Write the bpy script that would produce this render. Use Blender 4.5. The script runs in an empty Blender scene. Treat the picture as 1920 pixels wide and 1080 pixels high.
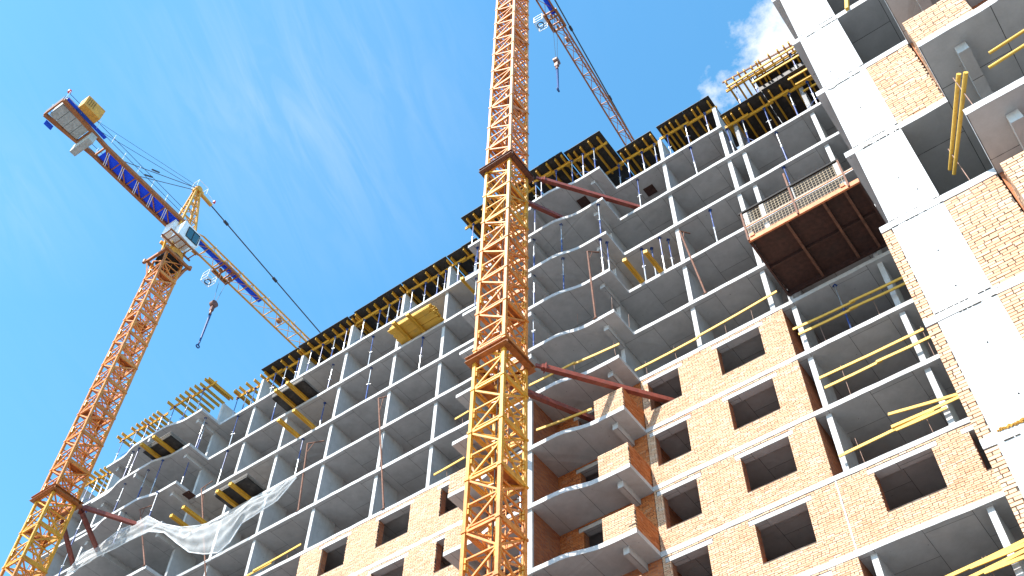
import bpy, math, random
import numpy as np
from mathutils import Vector, Matrix

random.seed(7)
RNG = np.random.default_rng(11)
SC = bpy.context.scene
COL = SC.collection
R = math.radians

# ------------------------------------------------------------------ camera
# world: X runs to the right along the facade, Y into the building, Z up; the
# lens stands at the origin, 1.6 m above the ground
yaw, pitch, roll, FPX = 0.650541112, 0.927764340, 0.0221514093, 2002.54675
cx, sx = math.cos(yaw), math.sin(yaw)
fwd_h = Vector((-sx, cx, 0)); right_h = Vector((cx, sx, 0))
cp, sp = math.cos(pitch), math.sin(pitch)
f_ = fwd_h * cp + Vector((0, 0, 1)) * sp
u_ = -fwd_h * sp + Vector((0, 0, 1)) * cp
cr, sr = math.cos(roll), math.sin(roll)
r2 = right_h * cr + u_ * sr
u2 = -right_h * sr + u_ * cr
cam = bpy.data.cameras.new('camera'); camo = bpy.data.objects.new('camera', cam)
COL.objects.link(camo)
cam.sensor_width = 36; cam.lens = FPX / 1920 * 36; cam.clip_end = 6000; cam.clip_start = 0.1
camo.matrix_world = Matrix(((r2.x, u2.x, -f_.x, 0), (r2.y, u2.y, -f_.y, 0), (r2.z, u2.z, -f_.z, 0), (0, 0, 0, 1)))
SC.camera = camo

# ------------------------------------------------------------------ light
SUN_EL, SUN_AZ = R(46), R(12)      # azimuth: to the left of the facade's normal
to_sun = Vector((-math.sin(SUN_AZ) * math.cos(SUN_EL), -math.cos(SUN_AZ) * math.cos(SUN_EL), math.sin(SUN_EL)))
sun = bpy.data.lights.new('sun', 'SUN'); sun.energy = 5.0; sun.angle = R(0.53); sun.color = (1.0, 0.95, 0.88)
suno = bpy.data.objects.new('sun', sun); COL.objects.link(suno)
suno.rotation_euler = (-to_sun).to_track_quat('-Z', 'Y').to_euler()
SC.view_settings.view_transform = 'Standard'; SC.view_settings.look = 'None'
SC.view_settings.gamma = 1; SC.view_settings.use_curve_mapping = False
SC.view_settings.exposure = 1.1

W = bpy.data.worlds.new('World'); SC.world = W; W.use_nodes = True
wn, wl = W.node_tree.nodes, W.node_tree.links
wn.clear()
def WN(t, **k):
    n = wn.new(t)
    for a, b in k.items(): setattr(n, a, b)
    return n
def wmath(op, a, b=None, c=None, clamp=False):
    n = WN('ShaderNodeMath', operation=op, use_clamp=clamp)
    for i, v in enumerate((a, b, c)):
        if v is None: continue
        if isinstance(v, (int, float)): n.inputs[i].default_value = v
        else: wl.new(v, n.inputs[i])
    return n.outputs[0]
sky = WN('ShaderNodeTexSky', sky_type='NISHITA', sun_disc=False)
sky.sun_elevation = SUN_EL; sky.sun_rotation = math.atan2(to_sun.x, to_sun.y)
sky.air_density = 1.0; sky.dust_density = 0.4; sky.ozone_density = 2.5
hs = WN('ShaderNodeHueSaturation'); hs.inputs['Hue'].default_value = 0.482
hs.inputs['Saturation'].default_value = 1.20; hs.inputs['Value'].default_value = 1.95
wl.new(sky.outputs[0], hs.inputs['Color'])
tc = WN('ShaderNodeTexCoord')
sep = WN('ShaderNodeSeparateXYZ'); wl.new(tc.outputs['Generated'], sep.inputs[0])
zz = wmath('MAXIMUM', sep.outputs[2], 0.05)
comb = WN('ShaderNodeCombineXYZ')
wl.new(wmath('DIVIDE', sep.outputs[0], zz), comb.inputs[0]); wl.new(wmath('DIVIDE', sep.outputs[1], zz), comb.inputs[1])
# high wisps: noise drawn out along one direction of the cloud sheet
rot = WN('ShaderNodeMapping'); wl.new(comb.outputs[0], rot.inputs[0]); rot.inputs['Rotation'].default_value = (0, 0, R(-109))
mp = WN('ShaderNodeMapping'); wl.new(rot.outputs[0], mp.inputs[0]); mp.inputs['Scale'].default_value = (6.5, 34.0, 1)
nz = WN('ShaderNodeTexNoise'); nz.inputs['Scale'].default_value = 1.0; nz.inputs['Detail'].default_value = 7
nz.inputs['Roughness'].default_value = 0.60; nz.inputs['Distortion'].default_value = 0.9
wl.new(mp.outputs[0], nz.inputs['Vector'])
nz2 = WN('ShaderNodeTexNoise'); nz2.inputs['Scale'].default_value = 3.2; nz2.inputs['Detail'].default_value = 3
wl.new(comb.outputs[0], nz2.inputs['Vector'])
def pdist(x, y):
    v = WN('ShaderNodeVectorMath', operation='DISTANCE'); wl.new(comb.outputs[0], v.inputs[0]); v.inputs[1].default_value = (x, y, 0)
    return v.outputs['Value']
near = wmath('ADD', wmath('MULTIPLY_ADD', pdist(-0.50, 0.29), -4.2, 1.0, clamp=True), wmath('MULTIPLY_ADD', pdist(-0.83, 0.17), -4.0, 0.6, clamp=True))
msk = wmath('MULTIPLY_ADD', nz2.outputs[0], 2.0, -0.85, clamp=True)
msk = wmath('ADD', wmath('MULTIPLY', msk, 0.25), near, clamp=True)
wisp = wmath('MULTIPLY', wmath('MULTIPLY_ADD', nz.outputs[0], 2.4, -0.95, clamp=True), msk, clamp=True)
veil = wmath('MULTIPLY', near, 0.06)
wisp = wmath('ADD', wmath('MULTIPLY', wisp, 0.17), veil, clamp=True)
# one puffy bank behind the building's right shoulder
nz3 = WN('ShaderNodeTexNoise'); nz3.inputs['Scale'].default_value = 13; nz3.inputs['Detail'].default_value = 9; nz3.inputs['Roughness'].default_value = 0.62
wl.new(comb.outputs[0], nz3.inputs['Vector'])
puff = wmath('ADD', wmath('MULTIPLY_ADD', pdist(-0.005, 0.60), -7.0, 1.01), wmath('MULTIPLY_ADD', nz3.outputs[0], 1.5, -0.75))
puff = wmath('MULTIPLY_ADD', puff, 3.4, 0.3, clamp=True)
cloud = wmath('MAXIMUM', wisp, puff)
mixc = WN('ShaderNodeMixRGB'); wl.new(cloud, mixc.inputs[0]); wl.new(hs.outputs[0], mixc.inputs[1])
mixc.inputs[2].default_value = (5.6, 5.8, 6.0, 1)
bg = WN('ShaderNodeBackground'); bg.inputs[1].default_value = 0.1
wl.new(mixc.outputs[0], bg.inputs[0])
wo = WN('ShaderNodeOutputWorld'); wl.new(bg.outputs[0], wo.inputs[0])

# ------------------------------------------------------------------ materials
MATS = {}
class NT:
    def __init__(s, name):
        s.m = bpy.data.materials.new(name); s.m.use_nodes = True
        s.n, s.l = s.m.node_tree.nodes, s.m.node_tree.links
        s.b = s.n['Principled BSDF']; MATS[name] = s.m
    def node(s, t, **k):
        n = s.n.new(t)
        for a, b in k.items(): setattr(n, a, b)
        return n
    def set(s, sock, v):
        if isinstance(v, (int, float)): sock.default_value = v
        elif isinstance(v, tuple): sock.default_value = v if len(v) == 4 or sock.type == 'VECTOR' else (*v, 1)
        else: s.l.new(v, sock)
    def math(s, op, a, b=None, c=None, clamp=False):
        n = s.node('ShaderNodeMath', operation=op, use_clamp=clamp)
        for i, v in enumerate((a, b, c)):
            if v is not None: s.set(n.inputs[i], v)
        return n.outputs[0]
    def mix(s, f, a, b, mode='MIX'):
        n = s.node('ShaderNodeMixRGB', blend_type=mode)
        s.set(n.inputs[0], f); s.set(n.inputs[1], a); s.set(n.inputs[2], b)
        return n.outputs[0]
    def noise(s, scale, detail=4, rough=0.55, vec=None, dist=0.0):
        n = s.node('ShaderNodeTexNoise'); n.inputs['Scale'].default_value = scale
        n.inputs['Detail'].default_value = detail; n.inputs['Roughness'].default_value = rough
        n.inputs['Distortion'].default_value = dist
        if vec is not None: s.l.new(vec, n.inputs['Vector'])
        return n.outputs[0]
    def pos(s):
        if not hasattr(s, '_g'): s._g = s.node('ShaderNodeNewGeometry')
        return s._g.outputs['Position']
    def normal(s):
        s.pos(); return s._g.outputs['Normal']
    def map(s, vec, loc=(0, 0, 0), rot=(0, 0, 0), scale=(1, 1, 1)):
        n = s.node('ShaderNodeMapping'); s.l.new(vec, n.inputs[0])
        n.inputs[1].default_value = loc; n.inputs[2].default_value = rot; n.inputs[3].default_value = scale
        return n.outputs[0]
    def ramp(s, f, stops):
        n = s.node('ShaderNodeValToRGB'); s.l.new(f, n.inputs[0])
        e = n.color_ramp.elements
        while len(e) < len(stops): e.new(0.5)
        for el, (p, c) in zip(e, stops):
            el.position = p; el.color = (*c, 1) if len(c) == 3 else c
        return n.outputs[0]
    def bump(s, h, strength=0.3, dist=0.02):
        n = s.node('ShaderNodeBump'); n.inputs['Strength'].default_value = strength; n.inputs['Distance'].default_value = dist
        s.l.new(h, n.inputs['Height']); s.l.new(n.outputs[0], s.b.inputs['Normal'])
    def out(s, col, rough=0.8, metal=0.0, spec=None):
        s.set(s.b.inputs['Base Color'], col); s.set(s.b.inputs['Roughness'], rough); s.b.inputs['Metallic'].default_value = metal
        if spec is not None: s.b.inputs['Specular IOR Level'].default_value = spec
        return s.m

def m_concrete(name, lo, hi, joints=True):
    t = NT(name); p = t.pos()
    big = t.noise(0.35, 5, 0.6, p); mid = t.noise(2.1, 6, 0.65, p, 0.4); fine = t.noise(28, 4, 0.6, p)
    f = t.math('ADD', t.math('MULTIPLY', big, 0.55), t.math('ADD', t.math('MULTIPLY', mid, 0.55), t.math('MULTIPLY', fine, 0.15)))
    c = t.ramp(f, [(0.38, lo), (0.78, hi)])
    # run-off streaks and pour marks on upright faces
    st = t.noise(3.0, 4, 0.6, t.map(p, scale=(3.2, 3.2, 0.22)))
    st = t.math('MULTIPLY_ADD', st, 4.0, -2.15, clamp=True)
    sepn = t.node('ShaderNodeSeparateXYZ'); t.l.new(t.normal(), sepn.inputs[0])
    upright = t.math('SUBTRACT', 1.0, t.math('ABSOLUTE', sepn.outputs[2]), clamp=True)
    c = t.mix(t.math('MULTIPLY', t.math('MULTIPLY', st, upright), 0.30), c, (0.22, 0.21, 0.20))
    # pits and tie holes
    v = t.node('ShaderNodeTexVoronoi'); v.inputs['Scale'].default_value = 2.3; t.l.new(p, v.inputs['Vector'])
    pit = t.math('LESS_THAN', v.outputs['Distance'], 0.045)
    c = t.mix(t.math('MULTIPLY', pit, 0.7), c, (0.07, 0.065, 0.06))
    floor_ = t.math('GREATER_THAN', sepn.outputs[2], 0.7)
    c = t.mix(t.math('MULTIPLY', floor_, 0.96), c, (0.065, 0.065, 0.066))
    hgt = t.math('ADD', mid, t.math('MULTIPLY', fine, 0.5))
    if joints:
        # marks left by the shuttering sheets on the soffits
        bt = t.node('ShaderNodeTexBrick'); t.l.new(t.map(p, loc=(0.31, 0.42, 0), rot=(0, 0, R(90))), bt.inputs['Vector'])
        bt.inputs['Color1'].default_value = (1, 1, 1, 1); bt.inputs['Color2'].default_value = (0.80, 0.80, 0.80, 1); bt.inputs['Mortar'].default_value = (0, 0, 0, 1)
        bt.inputs['Scale'].default_value = 1; bt.inputs['Mortar Size'].default_value = 0.009; bt.inputs['Mortar Smooth'].default_value = 0.1
        bt.inputs['Brick Width'].default_value = 3.3; bt.inputs['Row Height'].default_value = 1.52; bt.offset = 0.37
        down = t.math('GREATER_THAN', t.math('MULTIPLY', sepn.outputs[2], -1.0), 0.7)
        brk = t.math('GREATER_THAN', t.noise(1.7, 3, 0.5, p), 0.40)
        jf = t.math('MULTIPLY', t.math('MULTIPLY', bt.outputs['Fac'], down), t.math('MULTIPLY_ADD', brk, 0.55, 0.15))
        sheet = t.mix(t.math('MULTIPLY', down, 0.5), (1, 1, 1), bt.outputs['Color'])
        c = t.mix(1.0, c, sheet, 'MULTIPLY')
        c = t.mix(jf, c, (0.055, 0.052, 0.05))
        rust = t.math('MULTIPLY', t.math('MULTIPLY_ADD', t.noise(0.9, 3, 0.5, t.map(p, loc=(7, 3, 1))), 9.0, -6.1, clamp=True), 0.35)
        c = t.mix(t.math('MULTIPLY', rust, down), c, (0.24, 0.17, 0.11))
        hgt = t.math('SUBTRACT', hgt, t.math('MULTIPLY', bt.outputs['Fac'], down))
    t.bump(hgt, 0.25, 0.02)
    return t.out(c, 0.88, 0, 0.25)
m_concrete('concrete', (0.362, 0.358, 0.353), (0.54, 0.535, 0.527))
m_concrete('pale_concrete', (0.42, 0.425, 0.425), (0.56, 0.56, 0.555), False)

def m_brick(name, stops):
    t = NT(name); p = t.pos()
    at = t.node('ShaderNodeAttribute', attribute_name='tint', attribute_type='GEOMETRY')
    n1 = t.noise(0.7, 4, 0.6, p); n2 = t.noise(14, 5, 0.65, p)
    f = t.math('ADD', t.math('MULTIPLY', at.outputs['Fac'], 0.62), t.math('ADD', t.math('MULTIPLY', n1, 0.30), t.math('MULTIPLY', n2, 0.20)), clamp=True)
    c = t.ramp(f, stops)
    sm = t.math('MULTIPLY_ADD', t.noise(1.3, 6, 0.7, t.map(p, loc=(3, 9, 2))), 5.0, -3.0, clamp=True)
    c = t.mix(t.math('MULTIPLY', sm, 0.5), c, (0.43, 0.36, 0.30))
    t.bump(n2, 0.4, 0.01)
    return t.out(c, 0.9, 0, 0.2)
m_brick('brick', [(0.04, (0.40, 0.14, 0.07)), (0.22, (0.52, 0.275, 0.165)), (0.58, (0.565, 0.362, 0.228)), (0.86, (0.60, 0.425, 0.30)), (1.0, (0.48, 0.41, 0.35))])
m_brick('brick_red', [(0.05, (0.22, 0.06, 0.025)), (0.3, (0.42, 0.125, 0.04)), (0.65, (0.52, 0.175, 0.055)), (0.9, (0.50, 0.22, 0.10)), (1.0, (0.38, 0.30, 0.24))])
def m_brick_flat():
    t = NT('brick_inner'); p = t.pos()
    s = t.node('ShaderNodeSeparateXYZ'); t.l.new(p, s.inputs[0])
    cb = t.node('ShaderNodeCombineXYZ'); t.l.new(t.math('ADD', s.outputs[0], s.outputs[1]), cb.inputs[0]); t.l.new(s.outputs[2], cb.inputs[1])
    bt = t.node('ShaderNodeTexBrick'); t.l.new(cb.outputs[0], bt.inputs['Vector'])
    bt.inputs['Scale'].default_value = 1; bt.inputs['Brick Width'].default_value = 0.26; bt.inputs['Row Height'].default_value = 0.077
    bt.inputs['Mortar Size'].default_value = 0.007; bt.inputs['Color1'].default_value = (0.50, 0.17, 0.06, 1); bt.inputs['Color2'].default_value = (0.34, 0.10, 0.04, 1)
    bt.inputs['Mortar'].default_value = (0.22, 0.17, 0.14, 1)
    n = t.noise(1.5, 5, 0.6, p)
    c = t.mix(t.math('MULTIPLY', t.math('MULTIPLY_ADD', n, 5, -2.7, clamp=True), 0.55), bt.outputs['Color'], (0.16, 0.12, 0.10))
    t.bump(t.math('SUBTRACT', 1.0, bt.outputs['Fac']), 0.5, 0.01)
    return t.out(c, 0.9, 0, 0.2)
m_brick_flat()
def m_simple(name, col, rough=0.6, metal=0.0, var=0.25, dirt=None, dscale=3.0, spec=None, bscale=30):
    t = NT(name); p = t.pos()
    n = t.noise(6, 5, 0.6, p)
    dark = tuple(v * (1 - var) for v in col); lite = tuple(min(1, v * (1 + var * 0.6)) for v in col)
    c = t.ramp(n, [(0.3, dark), (0.7, lite)])
    if dirt:
        d = t.math('MULTIPLY_ADD', t.noise(dscale, 6, 0.7, t.map(p, loc=(5, 2, 8))), 5.0, -2.6, clamp=True)
        c = t.mix(t.math('MULTIPLY', d, 0.7), c, dirt)
    if bscale: t.bump(t.noise(bscale, 3, 0.6, p), 0.15, 0.01)
    return t.out(c, rough, metal, spec)
m_simple('mortar', (0.08, 0.058, 0.043), 0.95, var=0.5, dirt=(0.24, 0.21, 0.185), dscale=1.1)
m_simple('crane_orange', (0.66, 0.235, 0.035), 0.40, var=0.32, dirt=(0.22, 0.05, 0.014), dscale=1.3)
m_simple('crane_yellow', (0.68, 0.325, 0.03), 0.42, var=0.25, dirt=(0.30, 0.10, 0.02), dscale=2.0)
m_simple('crane_rust', (0.37, 0.125, 0.03), 0.6, var=0.3, dirt=(0.10, 0.04, 0.02))
m_simple('oxide_red', (0.22, 0.045, 0.025), 0.55, var=0.3, dirt=(0.10, 0.04, 0.03))
m_simple('dark_collar', (0.15, 0.05, 0.028), 0.55, var=0.35, dirt=(0.05, 0.03, 0.02))
m_simple('black_steel', (0.022, 0.02, 0.02), 0.75, var=0.3, spec=0.2)
m_simple('cable', (0.03, 0.035, 0.05), 0.5, var=0.2)
def m_blue():
    t = NT('deck_blue')     # blue sheeting that lets the sun glow through
    d = t.node('ShaderNodeBsdfDiffuse'); d.inputs[0].default_value = (0.05, 0.16, 0.72, 1)
    tl = t.node('ShaderNodeBsdfTranslucent'); tl.inputs[0].default_value = (0.04, 0.13, 0.62, 1)
    a = t.node('ShaderNodeMixShader'); a.inputs[0].default_value = 0.42; t.l.new(d.outputs[0], a.inputs[1]); t.l.new(tl.outputs[0], a.inputs[2])
    t.l.new(a.outputs[0], t.n['Material Output'].inputs[0])
m_blue()
m_simple('prop_blue', (0.02, 0.06, 0.24), 0.42, var=0.25, dirt=(0.45, 0.43, 0.40), dscale=4)
m_simple('galvanised', (0.48, 0.50, 0.52), 0.4, 0.6, var=0.2, dirt=(0.25, 0.20, 0.16))
m_simple('white_paint', (0.78, 0.80, 0.80), 0.4, var=0.08, dirt=(0.45, 0.43, 0.40), dscale=2)
m_simple('sling_blue', (0.02, 0.06, 0.20), 0.6, var=0.3)
m_simple('red_lamp', (0.6, 0.02, 0.03), 0.3, var=0.1)
m_simple('plywood_black', (0.026, 0.023, 0.021), 0.6, var=0.5, dirt=(0.10, 0.085, 0.07), dscale=2.2)
m_simple('rust', (0.17, 0.075, 0.045), 0.8, var=0.4, dirt=(0.10, 0.04, 0.025), dscale=4)
m_simple('rust_dark', (0.06, 0.024, 0.017), 0.8, var=0.45, dirt=(0.035, 0.02, 0.016), dscale=1.6)
m_simple('rust_orange', (0.62, 0.20, 0.075), 0.7, var=0.3, dirt=(0.26, 0.08, 0.03), dscale=5)
m_simple('mesh_wire', (0.40, 0.30, 0.17), 0.6, var=0.3)
m_simple('rebar', (0.22, 0.12, 0.08), 0.7, var=0.3)
m_simple('ballast', (0.42, 0.44, 0.42), 0.85, var=0.25, dirt=(0.22, 0.21, 0.19))
m_simple('foam', (0.70, 0.36, 0.06), 0.7, var=0.35)
m_simple('ground', (0.20, 0.198, 0.195), 0.95, var=0.3, dirt=(0.13, 0.128, 0.125), dscale=0.3)
def m_wood(name, col, dark, gs=(2, 40, 40)):
    t = NT(name); tcn = t.node('ShaderNodeTexCoord'); o = t.node('ShaderNodeObjectInfo')
    g = t.noise(1.4, 5, 0.6, t.map(tcn.outputs['Object'], scale=gs))
    c = t.ramp(g, [(0.25, dark), (0.7, col)])
    c = t.mix(t.math('MULTIPLY', o.outputs['Random'], 0.35), c, tuple(v * 0.6 for v in col))
    s = t.math('MULTIPLY_ADD', t.noise(2.5, 5, 0.7, t.pos()), 5.0, -2.8, clamp=True)
    c = t.mix(t.math('MULTIPLY', s, 0.55), c, (0.20, 0.15, 0.09))
    t.bump(g, 0.2, 0.005)
    return t.out(c, 0.6, 0, 0.3)
m_wood('beam_yellow', (0.74, 0.40, 0.035), (0.52, 0.25, 0.03), (8, 8, 8))
m_wood('pine', (0.82, 0.50, 0.08), (0.66, 0.35, 0.05), (3, 30, 30))
m_wood('board_yellow', (0.80, 0.50, 0.09), (0.62, 0.33, 0.05), (4, 20, 20))
m_wood('weathered_ply', (0.33, 0.31, 0.28), (0.22, 0.20, 0.18), (6, 6, 6))
def m_glass():
    t = NT('cab_glass'); t.out((0.03, 0.10, 0.13), 0.05, 0, 0.9)
m_glass()
def m_net():
    t = NT('net_fabric')
    d = t.node('ShaderNodeBsdfDiffuse'); d.inputs[0].default_value = (0.86, 0.87, 0.86, 1)
    tl = t.node('ShaderNodeBsdfTranslucent'); tl.inputs[0].default_value = (0.8, 0.82, 0.8, 1)
    a = t.node('ShaderNodeMixShader'); a.inputs[0].default_value = 0.4; t.l.new(d.outputs[0], a.inputs[1]); t.l.new(tl.outputs[0], a.inputs[2])
    tr = t.node('ShaderNodeBsdfTransparent'); mx = t.node('ShaderNodeMixShader')
    n = t.noise(1.6, 4, 0.6, t.pos())
    w = t.node('ShaderNodeTexWave', wave_type='BANDS', bands_direction='Z'); w.inputs['Scale'].default_value = 9; w.inputs['Distortion'].default_value = 2.5
    t.l.new(t.pos(), w.inputs['Vector'])
    f = t.math('ADD', t.math('MULTIPLY', n, 0.45), t.math('MULTIPLY_ADD', w.outputs[1], 0.22, 0.10), clamp=True)
    t.l.new(f, mx.inputs[0]); t.l.new(tr.outputs[0], mx.inputs[1]); t.l.new(a.outputs[0], mx.inputs[2])
    t.l.new(mx.outputs[0], t.n['Material Output'].inputs[0])
m_net()

# ------------------------------------------------------------------ mesh tools
class MB:
    def __init__(s): s.v, s.f = [], []
    def box(s, x0, x1, y0, y1, z0, z1):
        i = len(s.v)
        s.v += [(x0, y0, z0), (x1, y0, z0), (x1, y1, z0), (x0, y1, z0), (x0, y0, z1), (x1, y0, z1), (x1, y1, z1), (x0, y1, z1)]
        s.f += [tuple(i + k for k in q) for q in ((0, 3, 2, 1), (4, 5, 6, 7), (0, 1, 5, 4), (1, 2, 6, 5), (2, 3, 7, 6), (3, 0, 4, 7))]
        return s
    def beam(s, p, q, w, h=None, up=(0, 0, 1)):
        p, q = Vector(p), Vector(q); d = (q - p)
        if d.length < 1e-6: return s
        d.normalize(); upv = Vector(up)
        if abs(d.dot(upv)) > 0.97: upv = Vector((1, 0, 0))
        a = d.cross(upv).normalized(); b = a.cross(d).normalized()
        h = w if h is None else h
        i = len(s.v)
        for c in (p, q):
            for su, sv in ((-1, -1), (1, -1), (1, 1), (-1, 1)):
                s.v.append(tuple(c + a * (su * w / 2) + b * (sv * h / 2)))
        s.f += [tuple(i + k for k in t) for t in ((3, 2, 1, 0), (4, 5, 6, 7), (0, 1, 5, 4), (1, 2, 6, 5), (2, 3, 7, 6), (3, 0, 4, 7))]
        return s
    def tube(s, p, q, r, n=8, r1=None):
        p, q = Vector(p), Vector(q); d = (q - p).normalized()
        upv = Vector((0, 0, 1)) if abs(d.z) < 0.95 else Vector((1, 0, 0))
        a = d.cross(upv).normalized(); b = a.cross(d).normalized()
        r1 = r if r1 is None else r1
        i = len(s.v)
        for c, rr in ((p, r), (q, r1)):
            for k in range(n):
                t = 2 * math.pi * k / n
                s.v.append(tuple(c + a * (math.cos(t) * rr) + b * (math.sin(t) * rr)))
        for k in range(n): s.f.append((i + k, i + n + k, i + n + (k + 1) % n, i + (k + 1) % n))
        s.f.append(tuple(i + k for k in range(n))); s.f.append(tuple(i + 2 * n - 1 - k for k in range(n)))
        return s
    def ring(s, c, rad, r, n=14, axis=(0, 0, 1)):
        ax = Vector(axis).normalized(); a = ax.orthogonal().normalized(); b = ax.cross(a)
        P = [Vector(c) + a * (math.cos(2 * math.pi * k / n) * rad) + b * (math.sin(2 * math.pi * k / n) * rad) for k in range(n)]
        for k in range(n): s.beam(P[k], P[(k + 1) % n], 2 * r, 2 * r, axis)
        return s
    def path(s, pts, r, n=6):
        for a, b in zip(pts[:-1], pts[1:]): s.tube(a, b, r, n)
        return s
    def ibeam(s, p, q, w=0.08, h=0.20, fl=0.04, web=0.028):
        p, q = Vector(p), Vector(q); d = (q - p).normalized(); a = d.cross(Vector((0, 0, 1))).normalized(); b = a.cross(d)
        prof = [(-w / 2, -h / 2), (w / 2, -h / 2), (w / 2, -h / 2 + fl), (web / 2, -h / 2 + fl), (web / 2, h / 2 - fl), (w / 2, h / 2 - fl), (w / 2, h / 2), (-w / 2, h / 2), (-w / 2, h / 2 - fl), (-web / 2, h / 2 - fl), (-web / 2, -h / 2 + fl), (-w / 2, -h / 2 + fl)]
        i = len(s.v); n = 12
        for c in (p, q):
            for x, y in prof: s.v.append(tuple(c + a * x + b * y))
        for k in range(n): s.f.append((i + k, i + (k + 1) % n, i + n + (k + 1) % n, i + n + k))
        s.f.append(tuple(i + n - 1 - k for k in range(n))); s.f.append(tuple(i + n + k for k in range(n)))
        return s
    def prism(s, poly, z0, z1):      # poly counter-clockwise from above
        i, n = len(s.v), len(poly)
        s.v += [(x, y, z0 + (0 if y > 27 else random.choice((0, 0, -0.006, -0.014, 0.004, 0.01)))) for x, y in poly] + [(x, y, z1 + (0 if y > 27 else random.uniform(-0.008, 0.004))) for x, y in poly]
        s.f.append(tuple(i + n - 1 - k for k in range(n))); s.f.append(tuple(i + n + k for k in range(n)))
        for k in range(n): s.f.append((i + k, i + (k + 1) % n, i + n + (k + 1) % n, i + n + k))
        return s
    def mesh(s, name, mat, off=(0, 0, 0)):
        me = bpy.data.meshes.new(name)
        me.from_pydata([(x - off[0], y - off[1], z - off[2]) for x, y, z in s.v], [], s.f)
        me.materials.append(MATS[mat]); me.update()
        return me
    def build(s, name, mat, parent=None, label=None):
        off = root_loc(parent)
        return place(name, s.mesh(name, mat, off), parent, (0, 0, 0), label)
def root_loc(p):
    o = Vector((0, 0, 0))
    while p is not None: o = o + p.location; p = p.parent
    return o
def place(name, me, parent=None, loc=(0, 0, 0), label=None):
    o = bpy.data.objects.new(name, me); COL.objects.link(o); o.parent = parent; o.location = loc
    if label: o['label'] = label
    return o
def put(name, me, parent, wloc):     # a shared mesh set down at a world place
    return place(name, me, parent, tuple(Vector(wloc) - root_loc(parent)))
def thing(name, label, cat, loc=(0, 0, 0), group=None):
    o = bpy.data.objects.new(name, None); COL.objects.link(o); o.location = loc; o.empty_display_size = 0.3
    o['label'] = label; o['category'] = cat
    if group: o['group'] = group
    return o
ORD = ['first', 'second', 'third', 'fourth', 'fifth', 'sixth', 'seventh', 'eighth', 'ninth', 'tenth', 'eleventh', 'twelfth', 'thirteenth', 'fourteenth', 'fifteenth', 'sixteenth', 'seventeenth', 'eighteenth', 'nineteenth', 'twentieth', 'twenty-first', 'twenty-second', 'twenty-third', 'twenty-fourth']

# ------------------------------------------------------------------ ground
g = MB(); g.v = [(-3000, -3000, -1.6), (3000, -3000, -1.6), (3000, 3000, -1.6), (-3000, 3000, -1.6)]; g.f = [(0, 1, 2, 3)]
go = g.build('ground', 'ground'); go['kind'] = 'structure'

# ------------------------------------------------------------------ building levels
H, TH = 3.0, 0.20
def zB(k): return 23.85 + H * k          # underside of slab k
def zT(k): return zB(k) + TH
YF = 26.5                                 # main facade
def bow(xc, hw, y_end, y_mid, n=26):
    pts = []
    for i in range(n + 1):
        d = hw * (1 - 2 * i / n); t = min(1, max(0, (2.9 - abs(d)) / 1.6)); t = t * t * (3 - 2 * t)
        pts.append((xc + d, y_end + (y_mid - y_end) * t))
    return pts
BC, BL, BHW = -17.765, -47.2, 4.285       # centres of the two balcony stacks
def rough_front(poly):                    # cast edges are never quite straight
    out = []
    for (x0, y0), (x1, y1) in zip(poly, poly[1:] + poly[:1]):
        out.append((x0, y0)); L = math.hypot(x1 - x0, y1 - y0)
        if y0 < 27 and y1 < 27 and L > 1.2 and abs(y1 - y0) < 0.1:
            n = int(L / 0.55)
            for i in range(1, n): out.append((x0 + (x1 - x0) * i / n, y0 + (y1 - y0) * i / n + random.uniform(-0.009, 0.009)))
    return out
YBACK = 40.0
def main_outline(xr):
    fr = [(xr, YF), (-13.48, YF)] + bow(BC, BHW, 24.93, 24.63) + [(-22.05, YF), (-42.8, YF)] + bow(BL, 4.4, 24.96, 24.66) + [(-51.6, YF), (-59.0, YF), (-59.0, YBACK), (xr, YBACK)]
    return rough_front(fr)[::-1]
B = thing('apartment_building', 'long grey concrete apartment block under construction with open floors and brick infill below', 'building', (-30, 33, -1.6))
for k in range(-8, 9):
    m = MB(); m.prism(main_outline(-7.2 if k == 8 else -1.32), zB(k), zT(k)); m.build('floor_slab', 'concrete', B)

# wall columns on every floor: 0.2 m at the front, 1.5 m deep
COLX = [-10.67, -7.37, -6.57, -3.0, -14.2, -21.33, -24.88, -28.3, -32.4, -36.5, -39.92, -43.5, -50.9, -53.9, -57.2]
colmesh = {}
def column(x, k, parent, y=26.68, w=0.2, d=1.5, h=2.8, zbase=None):
    key = (w, d, h)
    if key not in colmesh:
        mb = MB(); mb.box(-w / 2, w / 2, 0, d, 0, h); colmesh[key] = mb.mesh('column', 'concrete')
    return put('column', colmesh[key], parent, (x, y, (zT(k) if zbase is None else zbase)))
for k in range(-8, 8):
    for x in COLX:
        if k <= 2 and x in (-14.2, -21.33, -7.37): continue
        if k <= 2 and x == -32.4: continue
        if k <= 2 and (-13.4 < x < -7.0 or -32.0 < x < -22.1): y = 26.93
        elif k in (-1,) and x in (-6.57, -3.0): y = 26.93
        else: y = 26.68
        column(x, k, B, y=y)
for x in COLX:                             # columns already cast above the top slab
    if x < -7.2: column(x, 8, B, h=2.32)
column(-6.57, 7, B, h=2.3); column(-3.0, 7, B, h=2.3)
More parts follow.
